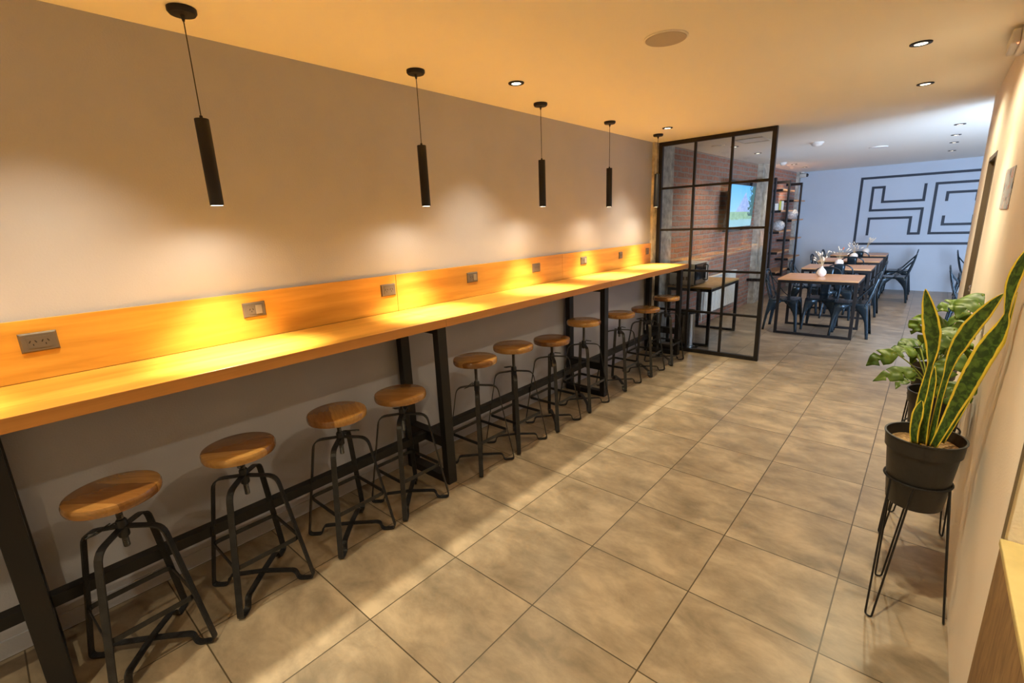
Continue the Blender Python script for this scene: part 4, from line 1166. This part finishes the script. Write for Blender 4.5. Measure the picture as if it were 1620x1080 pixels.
def strap_leaf(parent, pts, off, bend=0.0):
    base = Vector(off); P_ = [Vector((min(p[0], MBX), p[1], p[2])) - base for p in pts]; W_ = [p[3] for p in pts]
    # resample smoothly
    n = len(P_); fine = []; fw_ = []
    for i in range(n - 1):
        p0, p1, p2, p3 = P_[max(i - 1, 0)], P_[i], P_[i + 1], P_[min(i + 2, n - 1)]
        for q in range(4):
            u = q / 4
            fine.append(0.5 * ((2 * p1) + (p2 - p0) * u + (2 * p0 - 5 * p1 + 4 * p2 - p3) * u * u + (3 * p1 - p0 - 3 * p2 + p3) * u ** 3))
            fw_.append(W_[i] * (1 - u) + W_[i + 1] * u)
    fine.append(P_[-1]); fw_.append(W_[-1])
    view = Vector((-0.30, -0.95, 0.1)).normalized()
    m_ = MB(); cols = (-1, -0.72, -0.36, 0, 0.36, 0.72, 1); uvs = []
    N_ = len(fine); L_ = 0
    for i, p in enumerate(fine):
        t = (fine[min(i + 1, N_ - 1)] - fine[max(i - 1, 0)]).normalized()
        s = t.cross(view).normalized(); nn = s.cross(t).normalized()
        if i: L_ += (p - fine[i - 1]).length
        for c in cols:
            q = p + s * c * fw_[i] / 2 - nn * (1 - c * c) * fw_[i] * 0.16 * (1 if nn.dot(view) > 0 else -1)
            if q.x + base.x > MBX: q.x = MBX - base.x
            m_.v.append(tuple(q)); uvs.append(((c + 1) / 2, L_ / 0.6))
    k_ = len(cols)
    for i in range(N_ - 1):
        for g in range(k_ - 1): m_.f.append((i * k_ + g, i * k_ + g + 1, (i + 1) * k_ + g + 1, (i + 1) * k_ + g))
    o = m_.build('leaf', M['snake'], parent, smooth=True)
    uvl = o.data.uv_layers.new(name='UVMap')
    for li, l in enumerate(o.data.loops): uvl.data[li].uv = uvs[l.vertex_index]
    md = o.modifiers.new('thickness', 'SOLIDIFY'); md.thickness = 0.0025; md.offset = 0
    return o
for k_, v_ in LV.items(): strap_leaf(sn, v_, (P1[0], P1[1], 0.492))

m2 = pot(*P2, 0.778, 0.50, 0.112, 'monstera with split leaves arching left, in the second black pot')
m3 = pot(*P3, 0.775, 0.50, 0.100, 'taller monstera with broad hanging leaves, in the farthest black pot')
MON = [
((2.569,2.050,0.958),(2.470,2.000,0.900),0.085,0), ((2.650,2.000,0.891),(2.520,1.900,0.864),0.080,0),
((2.644,2.000,0.865),(2.600,1.880,0.850),0.060,0), ((2.641,2.200,0.950),(2.555,2.100,0.948),0.090,0),
((2.650,2.300,0.976),(2.578,2.200,0.961),0.075,0), ((2.706,2.300,0.960),(2.634,2.200,0.890),0.085,0),
((2.662,2.450,1.078),(2.615,2.400,0.995),0.085,1), ((2.704,2.400,1.050),(2.662,2.380,0.925),0.09,1),
((2.775,2.200,1.069),(2.700,2.080,0.985),0.115,0), ((2.780,2.400,1.097),(2.850,2.300,1.020),0.105,1),
((2.800,2.500,1.155),(2.700,2.430,1.125),0.08,1), ((2.865,2.450,1.205),(2.780,2.330,1.120),0.13,1),
((2.760,2.450,1.037),(2.670,2.380,1.085),0.08,1), ((2.797,2.100,0.971),(2.745,1.980,0.867),0.095,0),
((2.773,1.900,0.884),(2.800,1.800,0.805),0.09,0), ((2.830,2.000,0.883),(2.850,1.900,0.820),0.07,0),
((2.751,2.200,0.908),(2.731,2.080,0.803),0.085,0), ((2.850,2.500,0.938),(2.855,2.470,0.841),0.07,1),
((2.735,2.300,1.010),(2.700,2.180,0.915),0.09,0), ((2.800,2.350,1.010),(2.770,2.230,0.925),0.10,1),
]
def split_leaf(parent, off, b0, tip, w_, seed):
    rnd = random.Random(seed)
    b0 = Vector(b0) - Vector(off); tip = Vector(tip) - Vector(off)
    ax = tip - b0; L_ = ax.length; ax.normalize()
    side = ax.cross(Vector((-0.25, -0.75, 0.62))).normalized(); up = side.cross(ax).normalized()
    if up.z < 0: up = -up
    N_ = 15
    # half outline with slits
    def half(u, s):
        prof = math.sin(PI * min(1, (u * 0.93 + 0.07)) ** 0.75)
        h = w_ * 0.56 * prof
        ph = (u * (2.1 + (seed % 3) * 0.5) + s * 0.16 + seed * 0.37) % 1.0
        if 0.25 < u < 0.88 and ph < 0.15: h *= 0.28
        return h
    m_ = MB(); rows = 56; cols = 4
    for i in range(rows + 1):
        u = i / rows
        c = b0 + ax * L_ * (u * 1.12 - 0.10) - up * (0.45 * L_ * (u - 0.35) ** 2)
        for g in range(-cols, cols + 1):
            s = 1 if g >= 0 else -1
            fr_ = abs(g) / cols
            h = half(u, s) * fr_
            p = c + side * s * h - up * (h * h * 5.5 - 0.12 * h) + ax * (h * 0.22) + up * 0.003 * math.sin(u * 19 + s)
            if p.x + off[0] > MBX: p.x = MBX - off[0]
            m_.v.append(tuple(p))
    k_ = 2 * cols + 1
    for i in range(rows):
        for g in range(k_ - 1): m_.f.append((i * k_ + g, i * k_ + g + 1, (i + 1) * k_ + g + 1, (i + 1) * k_ + g))
    o = m_.build('leaf', M['leaf'], parent, smooth=True)
    md = o.modifiers.new('thickness', 'SOLIDIFY'); md.thickness = 0.0012; md.offset = 0
    root = Vector((rnd.uniform(-0.035, 0.035), rnd.uniform(-0.035, 0.035), 0.225))
    mid = root.lerp(b0, 0.5) + Vector((0, 0, 0.05))
    pts = [root * (1 - u) ** 2 + mid * 2 * u * (1 - u) + b0 * u * u for u in [q / 8 for q in range(9)]]
    MB().tube(pts, 0.0034, 6).build('stalk', M['petiole'], parent, smooth=True)
for i, (a, b_, w_, pi) in enumerate(MON):
    c = (P2, P3)[pi]; par = (m2, m3)[pi]
    split_leaf(par, (c[0], c[1], 0.50), a, b_, w_, i)
